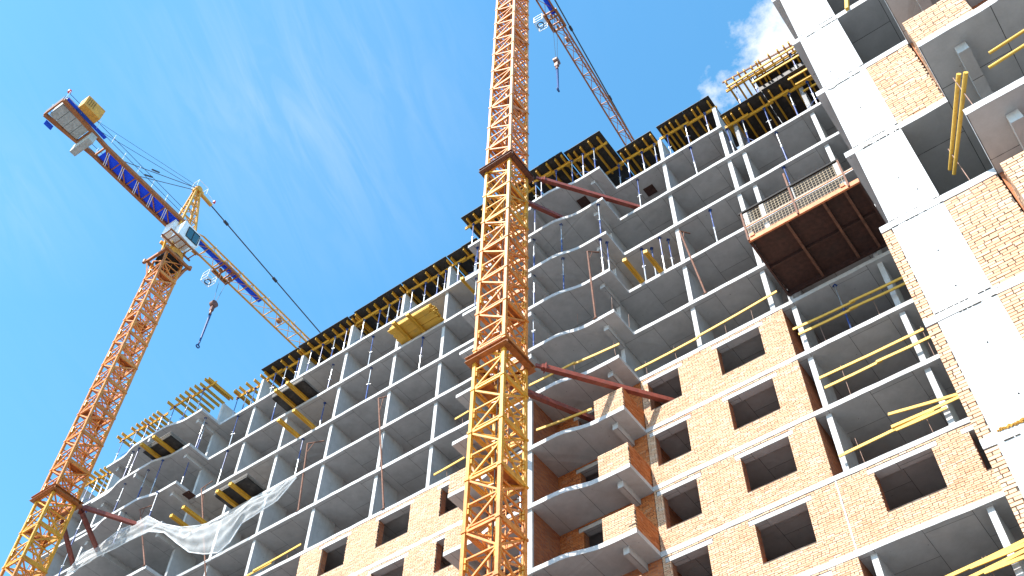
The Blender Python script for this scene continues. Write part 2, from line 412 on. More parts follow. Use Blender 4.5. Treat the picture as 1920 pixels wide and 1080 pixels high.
# spine and rear walls added to block light, side walls, floor by floor
for k in range(-8, 8):
    MB().box(-58.9, -1.4, 31.5, 31.7, zT(k), zB(k + 1)).build('spine_wall', 'brick_inner', B)
    MB().box(-58.9, -1.4, 39.7, 39.9, zT(k), zB(k + 1)).build('added_rear_wall', 'concrete', B)
    MB().box(-58.98, -58.78, 28.4, 31.45, zT(k), zB(k + 1)).build('end_wall', 'concrete', B)
for k in range(-8, 3):  # cross walls added to stop light leaking sideways into the rooms
    for x in (-7.2, -10.77, -13.62, -21.98, -28.4, -32.44): MB().box(x, x + 0.2, 26.93 + (1.52 if x in (-10.77, -28.4) else 0.0), 31.49, zT(k) + 0.002, zB(k + 1) - 0.002).build('cross_wall', 'brick_inner', B)
# downstand beams and stubs under the balcony slabs
for k in range(-2, 9):
    for xc, hw in ((BC, BHW), (BL, 4.4)):
        if k > 2 or xc == BL: MB().box(xc - 0.09, xc + 0.09, 24.72, 27.6, zB(k) - 0.34, zB(k) + 0.002).build('downstand_beam', 'concrete', B)
        for s in (-1, 1):
            x = xc + s * (hw - 0.70)
            mb = MB(); mb.v = []
            mb.box(x - 0.12, x + 0.12, 25.36, 26.66, zB(k) - 0.30, zB(k) + 0.002)
            mb.build('cantilever_beam', 'concrete', B)
    if k >= 3: MB().box(-22.0, -13.5, 29.0, 29.2, zT(k), zB(k + 1)).build('inner_wall', 'concrete', B) if k < 8 else None
    if k < 8: MB().box(-51.5, -42.9, 29.0, 29.2, zT(k), zB(k + 1)).build('inner_wall', 'concrete', B)

# ------------------------------------------------------------------ brickwork
class Bricks:
    """courses of single bricks with open joints; kept as arrays, built at the end"""
    L, Hh, J, C = 0.25, 0.065, 0.017, 0.0777
    def __init__(s): s.items = []          # (origin, along, out, length)
    def panel(s, a0, a1, z0, z1, base, along, outv, openings=()):
        n = int(round((z1 - z0) / s.C)); ch = (z1 - z0) / n
        for c in range(n):
            zc = z0 + c * ch; zm = zc + ch / 2
            spans = [(a0, a1)]
            for (o0, o1, oz0, oz1) in openings:
                if oz0 - 0.02 < zm < oz1 + 0.02:
                    new = []
                    for p, q in spans:
                        if o1 <= p or o0 >= q: new.append((p, q)); continue
                        if o0 > p: new.append((p, o0))
                        if o1 < q: new.append((o1, q))
                    spans = new
            step = s.L + s.J
            offs = (0.0 if c % 2 else 0.5) * step + random.uniform(-0.02, 0.02)
            head = (c % 5 == 4)
            st = step / 2 if head else step
            for p, q in spans:
                t = p - ((p - offs) % st)
                while t < q - 0.01:
                    e0, e1 = max(p, t), min(q, t + st - s.J)
                    if e1 - e0 > 0.035:
                        s.items.append((base[0] + along[0] * e0, base[1] + along[1] * e0, zc + random.uniform(-0.003, 0.003), e1 - e0, along, outv, random.gauss(0, 0.0035), ch - s.J))
                    t += st + random.uniform(-0.006, 0.006)
    def mesh(s, items, name, mat='brick'):
        n = len(items)
        V = np.zeros((n, 8, 3)); 
        for i, (x, y, z, L, al, ou, jit, h) in enumerate(items):
            o = np.array([x, y, z]); a = np.array([al[0], al[1], 0.0]); w = np.array([ou[0], ou[1], 0.0])
            f = o + w * jit; bk = o - w * 0.09
            tz = np.array([0, 0, h]); e = a * L; tw = np.array([0, 0, random.uniform(-0.003, 0.003)])
            V[i] = [f, f + e + tw, bk + e, bk, f + tz, f + e + tz + tw, bk + e + tz, bk + tz]
        F = np.array([(0, 1, 5, 4), (1, 2, 6, 5), (3, 0, 4, 7), (4, 5, 6, 7), (0, 3, 2, 1)])
        faces = (F[None] + 8 * np.arange(n)[:, None, None]).reshape(-1, 4)
        me = bpy.data.meshes.new(name); me.from_pydata(V.reshape(-1, 3).tolist(), [], faces.tolist())
        at = me.attributes.new('tint', 'FLOAT', 'FACE')
        tint = np.clip(RNG.normal(0.5, 0.24, n), 0, 1)
        at.data.foreach_set('value', np.repeat(tint, 5).astype(np.float32))
        me.materials.append(MATS[mat]); me.update()
        return me
def split_boxes(a0, a1, z0, z1, openings):
    xs = sorted({a0, a1, *[min(max(v, a0), a1) for o in openings for v in o[:2]]})
    out = []
    for p, q in zip(xs[:-1], xs[1:]):
        if q - p < 1e-4: continue
        m = (p + q) / 2; cuts = sorted((o[2], o[3]) for o in openings if o[0] < m < o[1]); z = z0
        for c0, c1 in cuts:
            if c0 > z: out.append((p, q, z, min(c0, z1)))
            z = max(z, c1)
        if z < z1: out.append((p, q, z, z1))
    return out
def brick_wall(parent, a0, a1, k, windows, y=YF + 0.02, detailed=True, thick=0.38, name='brick_wall', lint=True, z0=None, z1=None, collect=None, mat='brick'):
    """an infill wall facing -Y on floor k, windows as (x0, x1)"""
    z0 = zT(k) + 0.004 if z0 is None else z0; z1 = zB(k + 1) - 0.004 if z1 is None else z1
    ops = [(w[0], w[1], zB(k + 1) - (w[2] if len(w) > 2 else 1.89), zB(k + 1) - 0.31) for w in windows]
    lin = [(w[0] - 0.2, w[1] + 0.2, zB(k + 1) - 0.31, zB(k + 1) - 0.12) for w in windows] if lint else []
    lin = [(max(a, a0), min(b, a1), c, d) for a, b, c, d in lin]
    al = ops + lin
    body = MB()
    for p, q, c, d in split_boxes(a0, a1, z0, z1, al): body.box(p, q, y + 0.092, y + thick, c, d)
    wo_ = body.build(name, 'brick_inner', parent)
    e = 0.006
    mo = MB()
    for p, q, c, d in split_boxes(a0 + e, a1 - e, z0, z1, [(o[0] - e, o[1] + e, o[2] - e, o[3] + e) for o in al]): mo.box(p, q, y + 0.016, y + 0.0915, c, d)
    mo.build('mortar_bed', 'mortar', wo_)
    for o in lin: MB().box(o[0] + 0.003, o[1] - 0.003, y - 0.006, y + thick - 0.01, o[2] + 0.003, o[3] - 0.003).build('lintel', 'concrete', wo_)
    if detailed:
        br = Bricks(); br.panel(a0, a1, z0, z1, (0, y), (1, 0), (0, -1), al)
        if collect is not None: collect.append((wo_, br.items))
        else:
            o = place('brickwork', br.mesh(br.items, 'brickwork', mat), wo_, tuple(-root_loc(wo_))); o['kind'] = 'stuff'
    else:
        bs = MB()
        for p, q, c, d in split_boxes(a0, a1, z0, z1, al): bs.box(p, q, y, y + 0.010, c, d)
        bs.build('brick_face', 'brick_inner', wo_)
    return wo_
for k in range(-8, 3):
    det = k >= -2
    brick_wall(B, -13.46, -7.0, k, [(-13.15, -11.72), (-9.95, -8.08)], detailed=det)
    if k in (-1, -3, -5, -7): brick_wall(B, -6.94, -1.4, k, [(-5.73, -3.83), (-2.64, -2.42)], detailed=det)
    det = k >= 0
    brick_wall(B, -32.45, -22.07, k, [(-31.0, -29.4), (-27.5, -25.63), (-23.88, -22.5)], detailed=det)
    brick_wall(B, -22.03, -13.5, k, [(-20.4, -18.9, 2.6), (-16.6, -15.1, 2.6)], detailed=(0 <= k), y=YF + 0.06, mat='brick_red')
MB().box(-7.0 + 0.004, -6.94 - 0.004, YF + 0.01, YF + 0.3, zT(-1) + 0.004, zB(0) - 0.004).build('joint_strip', 'pale_concrete', B)

# brick parapets at the balcony ends and the brick party wall between the two halves
def side_bricks(x, y0, y1, z0, z1, sgn):
    br = Bricks(); br.panel(y0, y1, z0, z1, (x, 0), (0, 1), (sgn, 0)); return br.items
for k in range(-2, 3):
    z0, z1 = zT(k) + 0.003, zT(k) + 1.055
    for s in (-1, 1):
        xe = BC + s * BHW; xi = BC + s * (BHW - 1.32)
        xa, xb = min(xe, xi), max(xe, xi)
        body = MB(); body.box(xa + 0.011, xb - 0.011, 24.945, 25.04, z0, z1 - 0.012)
        xs0, xs1 = (xe - 0.11, xe - 0.011) if s > 0 else (xe + 0.011, xe + 0.11)
        body.box(xs0, xs1, 25.05, YF, z0, z1 - 0.012)
        po = body.build('parapet', 'mortar', B)
        br = Bricks(); br.panel(xa, xb, z0, z1, (0, 24.935), (1, 0), (0, -1)); it = list(br.items)
        for its, mt in ((it, 'brick'), (side_bricks(xe, 24.94 + 0.09, YF, z0, z1, s), 'brick_red')):  # side returns get a redder brick colour standing in for their shade
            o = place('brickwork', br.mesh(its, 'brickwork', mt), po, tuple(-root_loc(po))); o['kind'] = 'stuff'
    pw = MB().box(BC - 0.10, BC + 0.10, 24.84, YF + 0.05, zT(k) + 0.002, zB(k + 1) - 0.002).build('party_wall', 'brick_inner', B)
    MB().box(BC - 0.11, BC + 0.11, 24.73, 24.838, zT(k) + 0.002, zB(k + 1) - 0.002).build('wall_edge', 'concrete', pw)

# anchor plates, rust, starter bars
for x, y, k in ((-12.06, 27.6, 8), (-15.29, 26.15, 8), (-42.9, 26.1, 6)):
    mb = MB(); mb.box(x - 0.28, x + 0.28, y - 0.28, y + 0.28, zB(k) - 0.035, zB(k) - 0.003)
    for a in (-0.2, 0.2):
        for b in (-0.2, 0.2): mb.tube((x + a, y + b, zB(k) - 0.12), (x + a, y + b, zB(k) - 0.035), 0.03)
    mb.build('anchor_plate', 'rust_dark', B, 'rusty square anchor plate bolted to the slab underside')
rb = MB()
for x in (-33.3, -31.3, -28.6, -26.6, -23.2, -24.8):
    for d in range(2): rb.tube((x + d * 0.12, 26.75 + d * 0.2, 50.87), (x + d * 0.12 + 0.02, 26.75 + d * 0.2, 51.6 + 0.5 * random.random()), 0.011, 5)
for x, y, k, h in ((-13.6, 25.0, 4, 0.95), (-13.5, 26.2, 4, 0.9), (-15.2, 24.7, 4, 0.7), (-16.9, 24.7, 5, 0.4), (-14.0, 25.1, 5, 0.5), (-31.3, 26.6, 7, 0.0), (-27.4, 26.6, 3, 0.5)):
    if h: rb.tube((x, y, zT(k)), (x + 0.03, y, zT(k) + h), 0.011, 5)
rb.build('starter_bars', 'rebar', B)

# ------------------------------------------------------------------ near tower on the right
T = thing('apartment_tower', 'nearest corner block with bright concrete pier, brick panels and balconies at right', 'building', (5, 20, -1.6))
YT = 13.85
def tower_outline():
    fr = [(12.0, YT), (9.68, YT)] + bow(5.39, 4.3, 12.32, 12.02) + [(1.09, YT), (-1.29, YT), (-1.29, YBACK), (12.0, YBACK)]
    return rough_front(fr)[::-1]
for k in range(-8, 10):
    mb = MB(); mb.prism(tower_outline(), zB(k), zT(k)); mb.build('floor_slab', 'concrete', T)
TB = []
for k in range(-8, 9):
    z0, z1 = zT(k) + 0.003, zB(k + 1) - 0.003
    pi = MB(); pi.box(-1.07, 0.0, YT + 0.008, YT + 0.25, z0, z1)
    pi.build('pier', 'pale_concrete', T)
    MB().box(-1.05, -0.85, YT + 0.26, 26.4, z0, z1).build('side_wall', 'concrete', T)
    MB().box(-0.84, 11.8, 19.5, 19.7, z0, z1).build('spine_wall', 'concrete', T)
    MB().box(1.75, 1.95, YT + 0.3, 17.5, z0, z1).build('partition_wall', 'concrete', T)
    if k in (-1, -3, -4, -5, -6, -7, -8):
        brick_wall(T, 0.004, 1.085, k, [], y=YT + 0.015, collect=TB if k >= -5 else None, detailed=k >= -5)
    if k in (-1, -3): brick_wall(T, 1.12, 5.3, k, [(3.0, 4.6, 2.6)], y=YT + 0.03, detailed=False)
    if k <= -3: brick_wall(T, -1.288, -1.074, k, [], y=YT + 0.015, thick=0.22, collect=TB if k >= -5 else None, detailed=k >= -5)
    for s in (1,):
        MB().box(1.67, 1.91, 12.75, YT + 0.2, zB(k) - 0.30, zB(k) + 0.002).build('cantilever_beam', 'concrete', T)
    MB().box(5.3, 5.48, 12.1, YT + 1, zB(k) - 0.34, zB(k) + 0.002).build('downstand_beam', 'concrete', T)
for k in (-1, -3, -4, -5):
    z0, z1 = zT(k) + 0.003, zT(k) + 1.055
    body = MB(); body.box(1.10, 2.32, 12.335, 12.44, z0, z1 - 0.012); body.box(1.10, 1.20, 12.45, YT, z0, z1 - 0.012)
    po = body.build('parapet', 'mortar', T)
    br = Bricks(); br.panel(1.09, 2.33, z0, z1, (0, 12.325), (1, 0), (0, -1))
    TB.append((po, br.items)) if k >= -3 else None
    br2 = Bricks(); br2.panel(12.42, YT, z0, z1, (1.09, 0), (0, 1), (-1, 0)); TB.append((po, br2.items)) if k >= -3 else None
# the bricks that show largest stand alone, the rest are joined wall by wall
allb = []
for wi, (wobj, items) in enumerate(TB):
    for it in items:
        # in view: left of the frame edge and roughly inside the picture
        px = it[0]; vis = it[2] > 11.5 and (it[0] < 0.62 + 0.12 * (it[2] - 13.3)) and it[2] < 27
        d = math.sqrt(it[0] ** 2 + it[1] ** 2 + it[2] ** 2)
        allb.append((0 if (vis and it[3] > 0.1) else 1, d, wi, it))
allb.sort(key=lambda t: (t[0], t[1]))
bm_var = []
for i in range(10):
    mb = MB(); mb.box(0, 1, 0, 0.09, 0, 0.0655); me = mb.mesh('brick', 'brick')
    at = me.attributes.new('tint', 'FLOAT', 'FACE'); at.data.foreach_set('value', [min(1, max(0, random.gauss(0.5, 0.24)))] * 6)
    bm_var.append(me)
rest = {}
for n, (v, d, wi, it) in enumerate(allb):
    if n < 300:
        o = put('brick', random.choice(bm_var), TB[wi][0], (0, 0, 0))
        ou = it[5]; base = Vector((it[0] + ou[0] * it[6], it[1] + ou[1] * it[6], it[2]))
        if ou[0] != 0: o.rotation_euler[2] = math.pi / 2 * (-1); base = base + Vector((0, it[3], 0))
        o.location = base - root_loc(TB[wi][0]); o.scale = (it[3], 1, it[7] / 0.0655)
    else: rest.setdefault(wi, []).append(it)
for wi, items in rest.items():
    o = place('brickwork', Bricks().mesh(items, 'brickwork'), TB[wi][0], tuple(-root_loc(TB[wi][0]))); o['kind'] = 'stuff'
# mounting foam squeezed out of the pier joint, spalled patch, joint scars
fm = MB()
for i in range(34):
    x = -0.98 + i * 0.027; r = random.uniform(0.015, 0.035)
    fm.ring((x, YT - 0.01, zT(-4) + 0.02 + random.uniform(-0.015, 0.015)), r * 0.6, r * 0.5, 6, (random.random(), 1, random.random()))
fm.build('mounting_foam', 'foam', T, 'line of hardened orange foam along the pier joint')
sc = MB()
for k in (-4, -3, -2, -1, 0, 1):
    for zz_ in (zT(k) + 0.006, zB(k) - 0.006):
        x = -1.06
        while x < 0:
            w = random.uniform(0.03, 0.16)
            if random.random() < 0.55: sc.box(x, min(0, x + w), YT - 0.012, YT + 0.02, zz_ - random.uniform(0.003, 0.008), zz_ + random.uniform(0.003, 0.008))
            x += w + 0.02
sc.build('joint_seam', 'mortar', T)
cav = MB()
for (x, z, r) in ((-0.86, zT(0) - 0.12, 0.14), (-0.78, zT(-1) - 0.13, 0.075), (-0.66, zT(-1) - 0.10, 0.03)): cav.tube((x, YT - 0.013, z), (x, YT + 0.01, z), r, 9, r * 0.8)
for x, z in ((-0.52, 19.25), (-0.50, 16.6), (-0.52, 15.5), (-0.5, 13.9), (-0.52, 22.4), (-0.5, 25.3), (-0.45, 12.6), (-0.3, 18.6), (-0.75, 24.6)):
    MB().tube((x, YT - 0.004, z), (x, YT + 0.01, z), 0.015, 8).build('tie_hole', 'black_steel', T)
cav.build('spalled_patch', 'weathered_ply', T, 'dark spalled patch in the pale pier')

# ------------------------------------------------------------------ formwork on top
ZD = 50.85
joist_me = {}
def joist_mesh(L):
    if L not in joist_me:
        mb = MB(); mb.ibeam((0, 0, 0), (0, L, 0)); joist_me[L] = mb.mesh('joist', 'beam_yellow')
    return joist_me[L]
def formwork(label, x0, x1, yf, zd, ply=True, joists=None, jl=2.45, tilt=0.0, name='formwork_table', ystr=(0.6, 2.2), sheet_cuts=2):
    t = thing(name, label, 'formwork', ((x0 + x1) / 2, yf + 1, zd), 'slab formwork on the top floors')
    if joists is None:
        n = max(2, int((x1 - x0) / 0.56)); joists = [x0 + 0.12 + (x1 - x0 - 0.24) * i / (n - 1) + random.uniform(-0.08, 0.08) for i in range(n)]
    ztop = zd - 0.024
    for jx in joists:
        o = put('joist', joist_mesh(jl), t, (jx, yf + 0.16 + random.uniform(-0.07, 0.07), ztop - 0.10)); o.rotation_euler[2] = R(random.uniform(-0.8, 0.8))
    for dy in ystr:
        e0 = x0 + random.uniform(-0.25, 0.05); e1 = x1 + random.uniform(-0.05, 0.25)
        mid = (e0 + e1) / 2 + random.uniform(-0.4, 0.4)
        MB().ibeam((e0, yf + dy, ztop - 0.302), (mid, yf + dy, ztop - 0.302)).build('stringer', 'beam_yellow', t)
        if e1 - mid > 0.5: MB().ibeam((mid - 0.35, yf + dy + 0.085, ztop - 0.302), (e1, yf + dy + 0.085, ztop - 0.302)).build('stringer', 'beam_yellow', t)
    if ply:
        xs = [x0 + (x1 - x0) * i / sheet_cuts for i in range(sheet_cuts + 1)]
        for a, b in zip(xs[:-1], xs[1:]):
            j = random.uniform(-0.03, 0.03)
            MB().box(a + 0.003, b - 0.003, yf + j, yf + 3.6, zd - 0.021, zd).build('plywood_sheet', 'plywood_black', t)
    return t
LW = [(-39.8, -36.62, 26.27), (-36.58, -32.48, 26.20), (-31.95, -28.25, 26.18), (-28.2, -24.85, 26.16), (-24.8, -22.6, 26.20)]
for i, (a, b, y) in enumerate(LW):
    formwork('black plywood formwork deck on yellow joists, %s from the left above the left wing' % ORD[i], a, b, y, ZD)
MB_x = formwork('short formwork infill with yellow joists between two decks above the left wing', -32.45, -31.98, 26.3, ZD - 0.004, sheet_cuts=1, joists=[-32.3, -32.05])
formwork('black formwork deck over the balcony stack, half hidden behind the nearer crane mast', -22.5, -17.8, 24.60, ZD, joists=[-22.2, -21.7, -21.1, -20.5, -19.9, -19.3, -18.7, -18.1])
formwork('black formwork deck over the balcony stack, lower step just right of the nearer mast', -17.75, -15.42, 24.38, ZD, joists=[-17.2, -16.5, -15.95, -15.55], sheet_cuts=1)
formwork('black formwork deck over the balcony stack with a free corner against the sky', -15.38, -13.05, 24.56, ZD, joists=[-15.2, -14.85, -14.42, -13.87, -13.35], sheet_cuts=1)
formwork('black formwork deck right of the balcony stack, below the far crane jib', -13.02, -10.85, 26.15, ZD, joists=[-12.85, -12.5, -11.97, -11.41, -10.95], sheet_cuts=1)
formwork('black formwork deck on the right wing beside the single free-standing column head', -10.5, -7.3, 26.14, ZD, joists=[-10.3, -10.05, -9.75, -9.41, -8.9, -8.4, -8.1, -7.5])
formwork('lower formwork deck at the right end, left half, one storey below its neighbours', -6.98, -4.66, 25.90, zB(8), joists=[-6.86, -6.75, -6.43, -5.98, -5.49, -4.86], sheet_cuts=1)
formwork('lower formwork deck at the right end, right half, next to the pale pier', -4.64, -2.2, 25.90, zB(8), joists=[-4.34, -3.79, -3.19, -2.5], sheet_cuts=1)
UP = formwork('bare yellow joists on the uppermost right end, no plywood at their tips', -6.3, -2.3, 25.75, ZD, ply=False, joists=[-6.18, -5.75, -5.42, -5.1, -4.71, -4.4, -4.25, -3.69, -3.2, -2.85, -2.55])
MB().box(-4.95, -2.0, 26.72, 29.4, ZD - 0.022, ZD - 0.002).build('plywood_sheet', 'plywood_black', UP)
tb = thing('formwork_backing', 'dark upright shutter panels behind the uppermost joists at the right end', 'formwork', (-4, 27.2, 48))
for a, b in ((-4.95, -3.9), (-3.88, -2.9), (-2.88, -1.9)): MB().box(a, b, 27.1, 27.14, zB(8) + 0.01, ZD - 0.35).build('shutter_panel', 'plywood_black', tb)
for i, (a, b, y, z) in enumerate(((-3.3, -2.1, 26.0, zB(8) - 0.30), (-3.1, -2.1, 26.25, zB(8) - 0.62), (-2.95, -2.1, 26.6, zB(8) - 0.95), (-6.2, -2.2, 26.0, ZD - 0.62), (-5.0, -2.2, 26.3, ZD - 1.1))):
    MB().beam((a, y, z), (b, y + 0.05, z + 0.06), 0.06, 0.13).build('edge_plank', 'beam_yellow', tb)
MB().beam((-6.35, 25.95, ZD - 0.02), (-2.35, 26.2, ZD - 0.02), 0.05, 0.12).build('edge_board', 'rust', tb)
formwork('bare yellow joists on the left balcony stack, right group against the sky', -46.75, -42.8, 24.55, ZD, ply=False, jl=2.2, joists=[-46.62, -45.95, -45.53, -45.03, -44.59, -44.15, -43.72, -43.2, -42.95], ystr=(0.55,))
formwork('bare yellow joists on the left balcony stack, left group against the sky', -51.8, -47.3, 24.70, ZD, ply=False, jl=1.9, joists=[-51.72, -51.24, -50.33, -49.82, -49.4, -49.05, -48.66, -48.24, -47.85], ystr=(0.5,))
formwork('bare yellow joists between the left balcony stack and the first black deck', -42.55, -39.95, 26.35, ZD, ply=False, joists=[-42.44, -42.3, -41.9, -41.3, -40.68, -40.06])
formwork('bare joists at the far left end, seen past the far crane mast', -57.0, -54.6, 26.12, ZD, ply=False, joists=[-56.9, -56.56, -56.1, -55.65, -55.16, -54.75])

# ------------------------------------------------------------------ steel props
def tube_mesh(name, r0, z0, z1, mat, extra=None):
    mb = MB(); mb.tube((0, 0, z0), (0, 0, z1), r0, 8)
    if extra: extra(mb)
    return mb.mesh(name, mat)
PM = {}
def prop_meshes(h, flip):
    key = (round(h, 2), flip)
    if key in PM: return PM[key]
    zc = h * (0.52 if not flip else 0.45)
    outer = tube_mesh('outer_tube', 0.036, 0.012, zc, 'galvanised' if flip else 'prop_blue')
    inner = tube_mesh('inner_tube', 0.027, zc - 0.02, h - 0.012, 'prop_blue' if flip else 'galvanised')
    nut = MB(); nut.tube((0, 0, zc - 0.06), (0, 0, zc + 0.05), 0.052, 8); nut.beam((-0.13, 0, zc + 0.01), (0.13, 0, zc + 0.01), 0.018); nut.beam((0, -0.09, zc + 0.12), (0, 0.09, zc + 0.12), 0.014)
    nut = nut.mesh('nut_handle', 'galvanised')
    base = MB().box(-0.075, 0.075, -0.075, 0.075, 0, 0.012).mesh('base_plate', 'galvanised')
    head = MB().box(-0.075, 0.075, -0.075, 0.075, h - 0.012, h); head.box(-0.07, -0.06, -0.06, 0.06, h, h + 0.06); head = head.mesh('head_plate', 'prop_blue')
    tri = MB()
    for a in (0.4, 2.4, 4.5):
        tri.tube((0.04 * math.cos(a), 0.04 * math.sin(a), 0.55), (0.42 * math.cos(a), 0.42 * math.sin(a), 0.02), 0.016, 5)
    tri = tri.mesh('tripod', 'prop_blue')
    PM[key] = (outer, inner, nut, base, head, tri)
    return PM[key]
def prop(x, y, z, h, label, tripod=False, flip=False, lean=0.0):
    t = thing('steel_prop', label, 'steel prop', (x, y, z), 'adjustable steel props')
    o, i, n, b, hd, tr = prop_meshes(h, flip)
    for nm, me in (('outer_tube', o), ('inner_tube', i), ('nut_handle', n), ('base_plate', b), ('head_plate', hd)): place(nm, me, t)
    if tripod: place('tripod', tr, t)
    t.rotation_euler = (R(random.uniform(-0.6, 0.6)), R(random.uniform(-0.7, 0.7) + lean), random.uniform(0, 6))
    return t
hF = ZD - 0.024 - 0.402 - zT(8)
def prop_row(xs, y, z, h, place_txt):
    for i, x in enumerate(sorted(xs)):
        prop(x, y + random.uniform(-0.03, 0.03), z, h, '%s prop from left %s' % (ORD[i], place_txt), tripod=i % 3 == 1, flip=i % 2 == 0)
prop_row([-38.95, -38.0, -36.9, -35.85, -34.9, -33.9, -32.9, -31.55, -30.3, -29.55, -28.75, -27.75, -26.75, -25.8, -25.25, -24.3, -23.1], 26.80, zT(8), hF, 'in the front row under the black left-wing decks')
prop_row([-38.5, -36.0, -33.5, -30.8, -29.0, -26.5, -24.0], 28.40, zT(8), hF, 'in the back row under the black left-wing decks')
prop_row([-42.4, -41.6, -40.9, -40.2], 26.95, zT(8), hF, 'under the bare joists next to the left balcony stack')
prop_row([-46.3, -44.9, -43.6], 25.1, zT(8), hF, 'under the right group of bare balcony joists')
prop_row([-51.4, -50.0, -48.9, -47.6], 25.2, zT(8), hF, 'under the left group of bare balcony joists')
prop_row([-56.6, -55.6, -54.7], 26.7, zT(8), hF, 'under the far-left bare joists')
prop_row([-22.0, -20.9, -19.6], 25.2, zT(8), hF, 'under the balcony deck left of the nearer mast')
prop_row([-17.55, -17.2, -16.2, -15.2, -14.5, -13.8], 25.05, zT(8), hF, 'under the balcony decks right of the nearer mast')
prop_row([-13.3, -12.7, -11.8, -11.05, -10.2, -9.1, -7.95], 26.78, zT(8), hF, 'under the right-wing decks above the top slab')
hR = zB(8) - 0.024 - 0.402 - zT(7)
prop_row([-6.98, -6.15, -4.95, -3.6, -2.6], 26.5 + 0.1, zT(7), hR, 'under the lower deck at the right end')
prop_row([-5.9, -4.9, -2.75], 26.4, zB(8) + 0.002, ZD - 0.426 - zB(8), 'standing on the lower deck at the right end')
FL = {7: 'top open', 6: 'second open', 5: 'third open', 4: 'fourth open', 3: 'fifth open', 2: 'sixth open'}
ROWP = {  # floor: [(x, y, region)]
    7: [(-41.3, 26.65, 'L'), (-37.8, 26.65, 'L'), (-33.7, 26.9, 'L'), (-30.3, 26.65, 'L'), (-25.0, 27.1, 'L'), (-49.0, 25.0, 'B'), (-48.45, 24.95, 'B'), (-47.1, 25.4, 'B'), (-43.4, 25.9, 'B'), (-43.1, 25.6, 'B'), (-17.6, 24.95, 'C'), (-12.3, 26.65, 'R'), (-9.05, 26.65, 'R'), (-21.6, 25.2, 'C')],
    6: [(-41.3, 26.65, 'L'), (-33.9, 27.1, 'L'), (-32.9, 27.2, 'L'), (-30.0, 26.65, 'L'), (-26.3, 26.65, 'L'), (-48.5, 25.0, 'B'), (-46.4, 25.0, 'B'), (-45.05, 24.95, 'B'), (-43.6, 25.8, 'B'), (-52.5, 25.3, 'B'), (-17.65, 24.95, 'C'), (-16.0, 24.95, 'C'), (-13.85, 25.1, 'C'), (-21.5, 25.2, 'C'), (-4.8, 26.65, 'R')],
    5: [(-40.15, 26.9, 'L'), (-34.45, 26.65, 'L'), (-52.4, 25.3, 'B'), (-47.1, 25.0, 'B'), (-44.25, 24.95, 'B'), (-17.68, 24.95, 'C'), (-15.98, 24.95, 'C'), (-13.9, 25.1, 'C'), (-13.75, 25.4, 'C'), (-12.6, 26.65, 'R'), (-12.2, 26.95, 'R'), (-11.6, 26.65, 'R'), (-11.3, 26.95, 'R'), (-8.9, 26.65, 'R'), (-5.05, 26.65, 'R')],
    4: [(-17.7, 24.95, 'C')],
    2: [(-4.82, 26.65, 'R')], 1: [(-18.6, 25.3, 'C')], 0: [(-18.6, 25.3, 'C')]}
REG = {'L': 'of the left wing', 'B': 'of the left balcony stack', 'C': 'of the balcony stack by the nearer mast', 'R': 'of the right wing'}
FL.update({1: 'seventh', 0: 'eighth'})
for k, lst in ROWP.items():
    cnt = {}
    for x, y, rg in sorted(lst):
        i = cnt.get(rg, 0); cnt[rg] = i + 1
        prop(x, y, zT(k), H - TH - 0.004, '%s blue prop from left, %s floor %s' % (ORD[i], FL[k], REG[rg]), flip=(x * 7 % 1) > 0.5)

# ------------------------------------------------------------------ outrigger beams and stacks
def outrigger(x, tip, k, label, inner=2.0, dz=0.0, yaw_=0.0, mat='beam_yellow'):
    t = thing('timber_beam', label, 'timber beam', (x, tip, zT(k) + dz), 'yellow timber beams pushed out over slab edges')
    L = inner + 26.5 - tip if tip > 24.4 else inner + 24.9 - tip
    mb = MB()
    for d in (-0.05, 0.05): mb.ibeam((d, 0.02 if d > 0 else 0, 0.102), (d, L, 0.102))
    me = mb.mesh('beam_body', mat); o = place('beam_body', me, t)
    cap = MB()
    for d in (-0.05, 0.05): cap.box(d - 0.045, d + 0.045, -0.012 + (0.02 if d > 0 else 0), (0.02 if d > 0 else 0) - 0.001, 0.0, 0.204)
    place('end_cap', cap.mesh('end_cap', 'board_yellow'), t)
    t.rotation_euler[2] = R(yaw_)
    return t
def ply_stack(x0, x1, y0, y1, k, label, n=8):
    t = thing('panel_stack', label, 'panel stack', ((x0 + x1) / 2, (y0 + y1) / 2, zT(k) + 0.21), 'stacks of formwork panels out on beams')
    z = zT(k) + 0.212
    for i in range(n):
        h = random.choice((0.021, 0.027, 0.021)); a, b = random.uniform(-0.05, 0.05), random.uniform(-0.05, 0.05)
        MB().box(x0 + a, x1 + a, y0 + b, y1 + b, z, z + h).build('panel', 'plywood_black' if i < 2 else 'weathered_ply', t); z += h + random.uniform(0.006, 0.02)
    return t
outrigger(-35.77, 24.91, 7, 'left beam of the pair carrying a black panel stack below the left-wing decks')
outrigger(-34.83, 24.87, 7, 'right beam of the pair carrying a black panel stack below the left-wing decks')
ply_stack(-36.5, -34.1, 25.35, 26.9, 7, 'stack of black formwork panels over the edge below the left-wing decks', 9)
outrigger(-34.78, 24.93, 6, 'left beam of the empty pair one floor under the left-wing panel stack')
outrigger(-33.62, 24.90, 6, 'right beam of the empty pair one floor under the left-wing panel stack')
outrigger(-45.35, 23.38, 7, 'left beam under the panel stack on the left balcony stack')
outrigger(-44.28, 23.39, 7, 'right beam under the panel stack on the left balcony stack')
ply_stack(-45.9, -43.5, 23.95, 25.5, 7, 'stack of dark formwork panels jutting from the left balcony stack', 10)
outrigger(-42.17, 25.0, 5, 'left beam of the pair behind the sagging white net')
outrigger(-41.12, 24.91, 5, 'right beam of the pair behind the sagging white net')
outrigger(-38.68, 25.08, 5, 'left beam under the panel stack just above the sagging net')
outrigger(-37.70, 25.08, 5, 'right beam under the panel stack just above the sagging net')
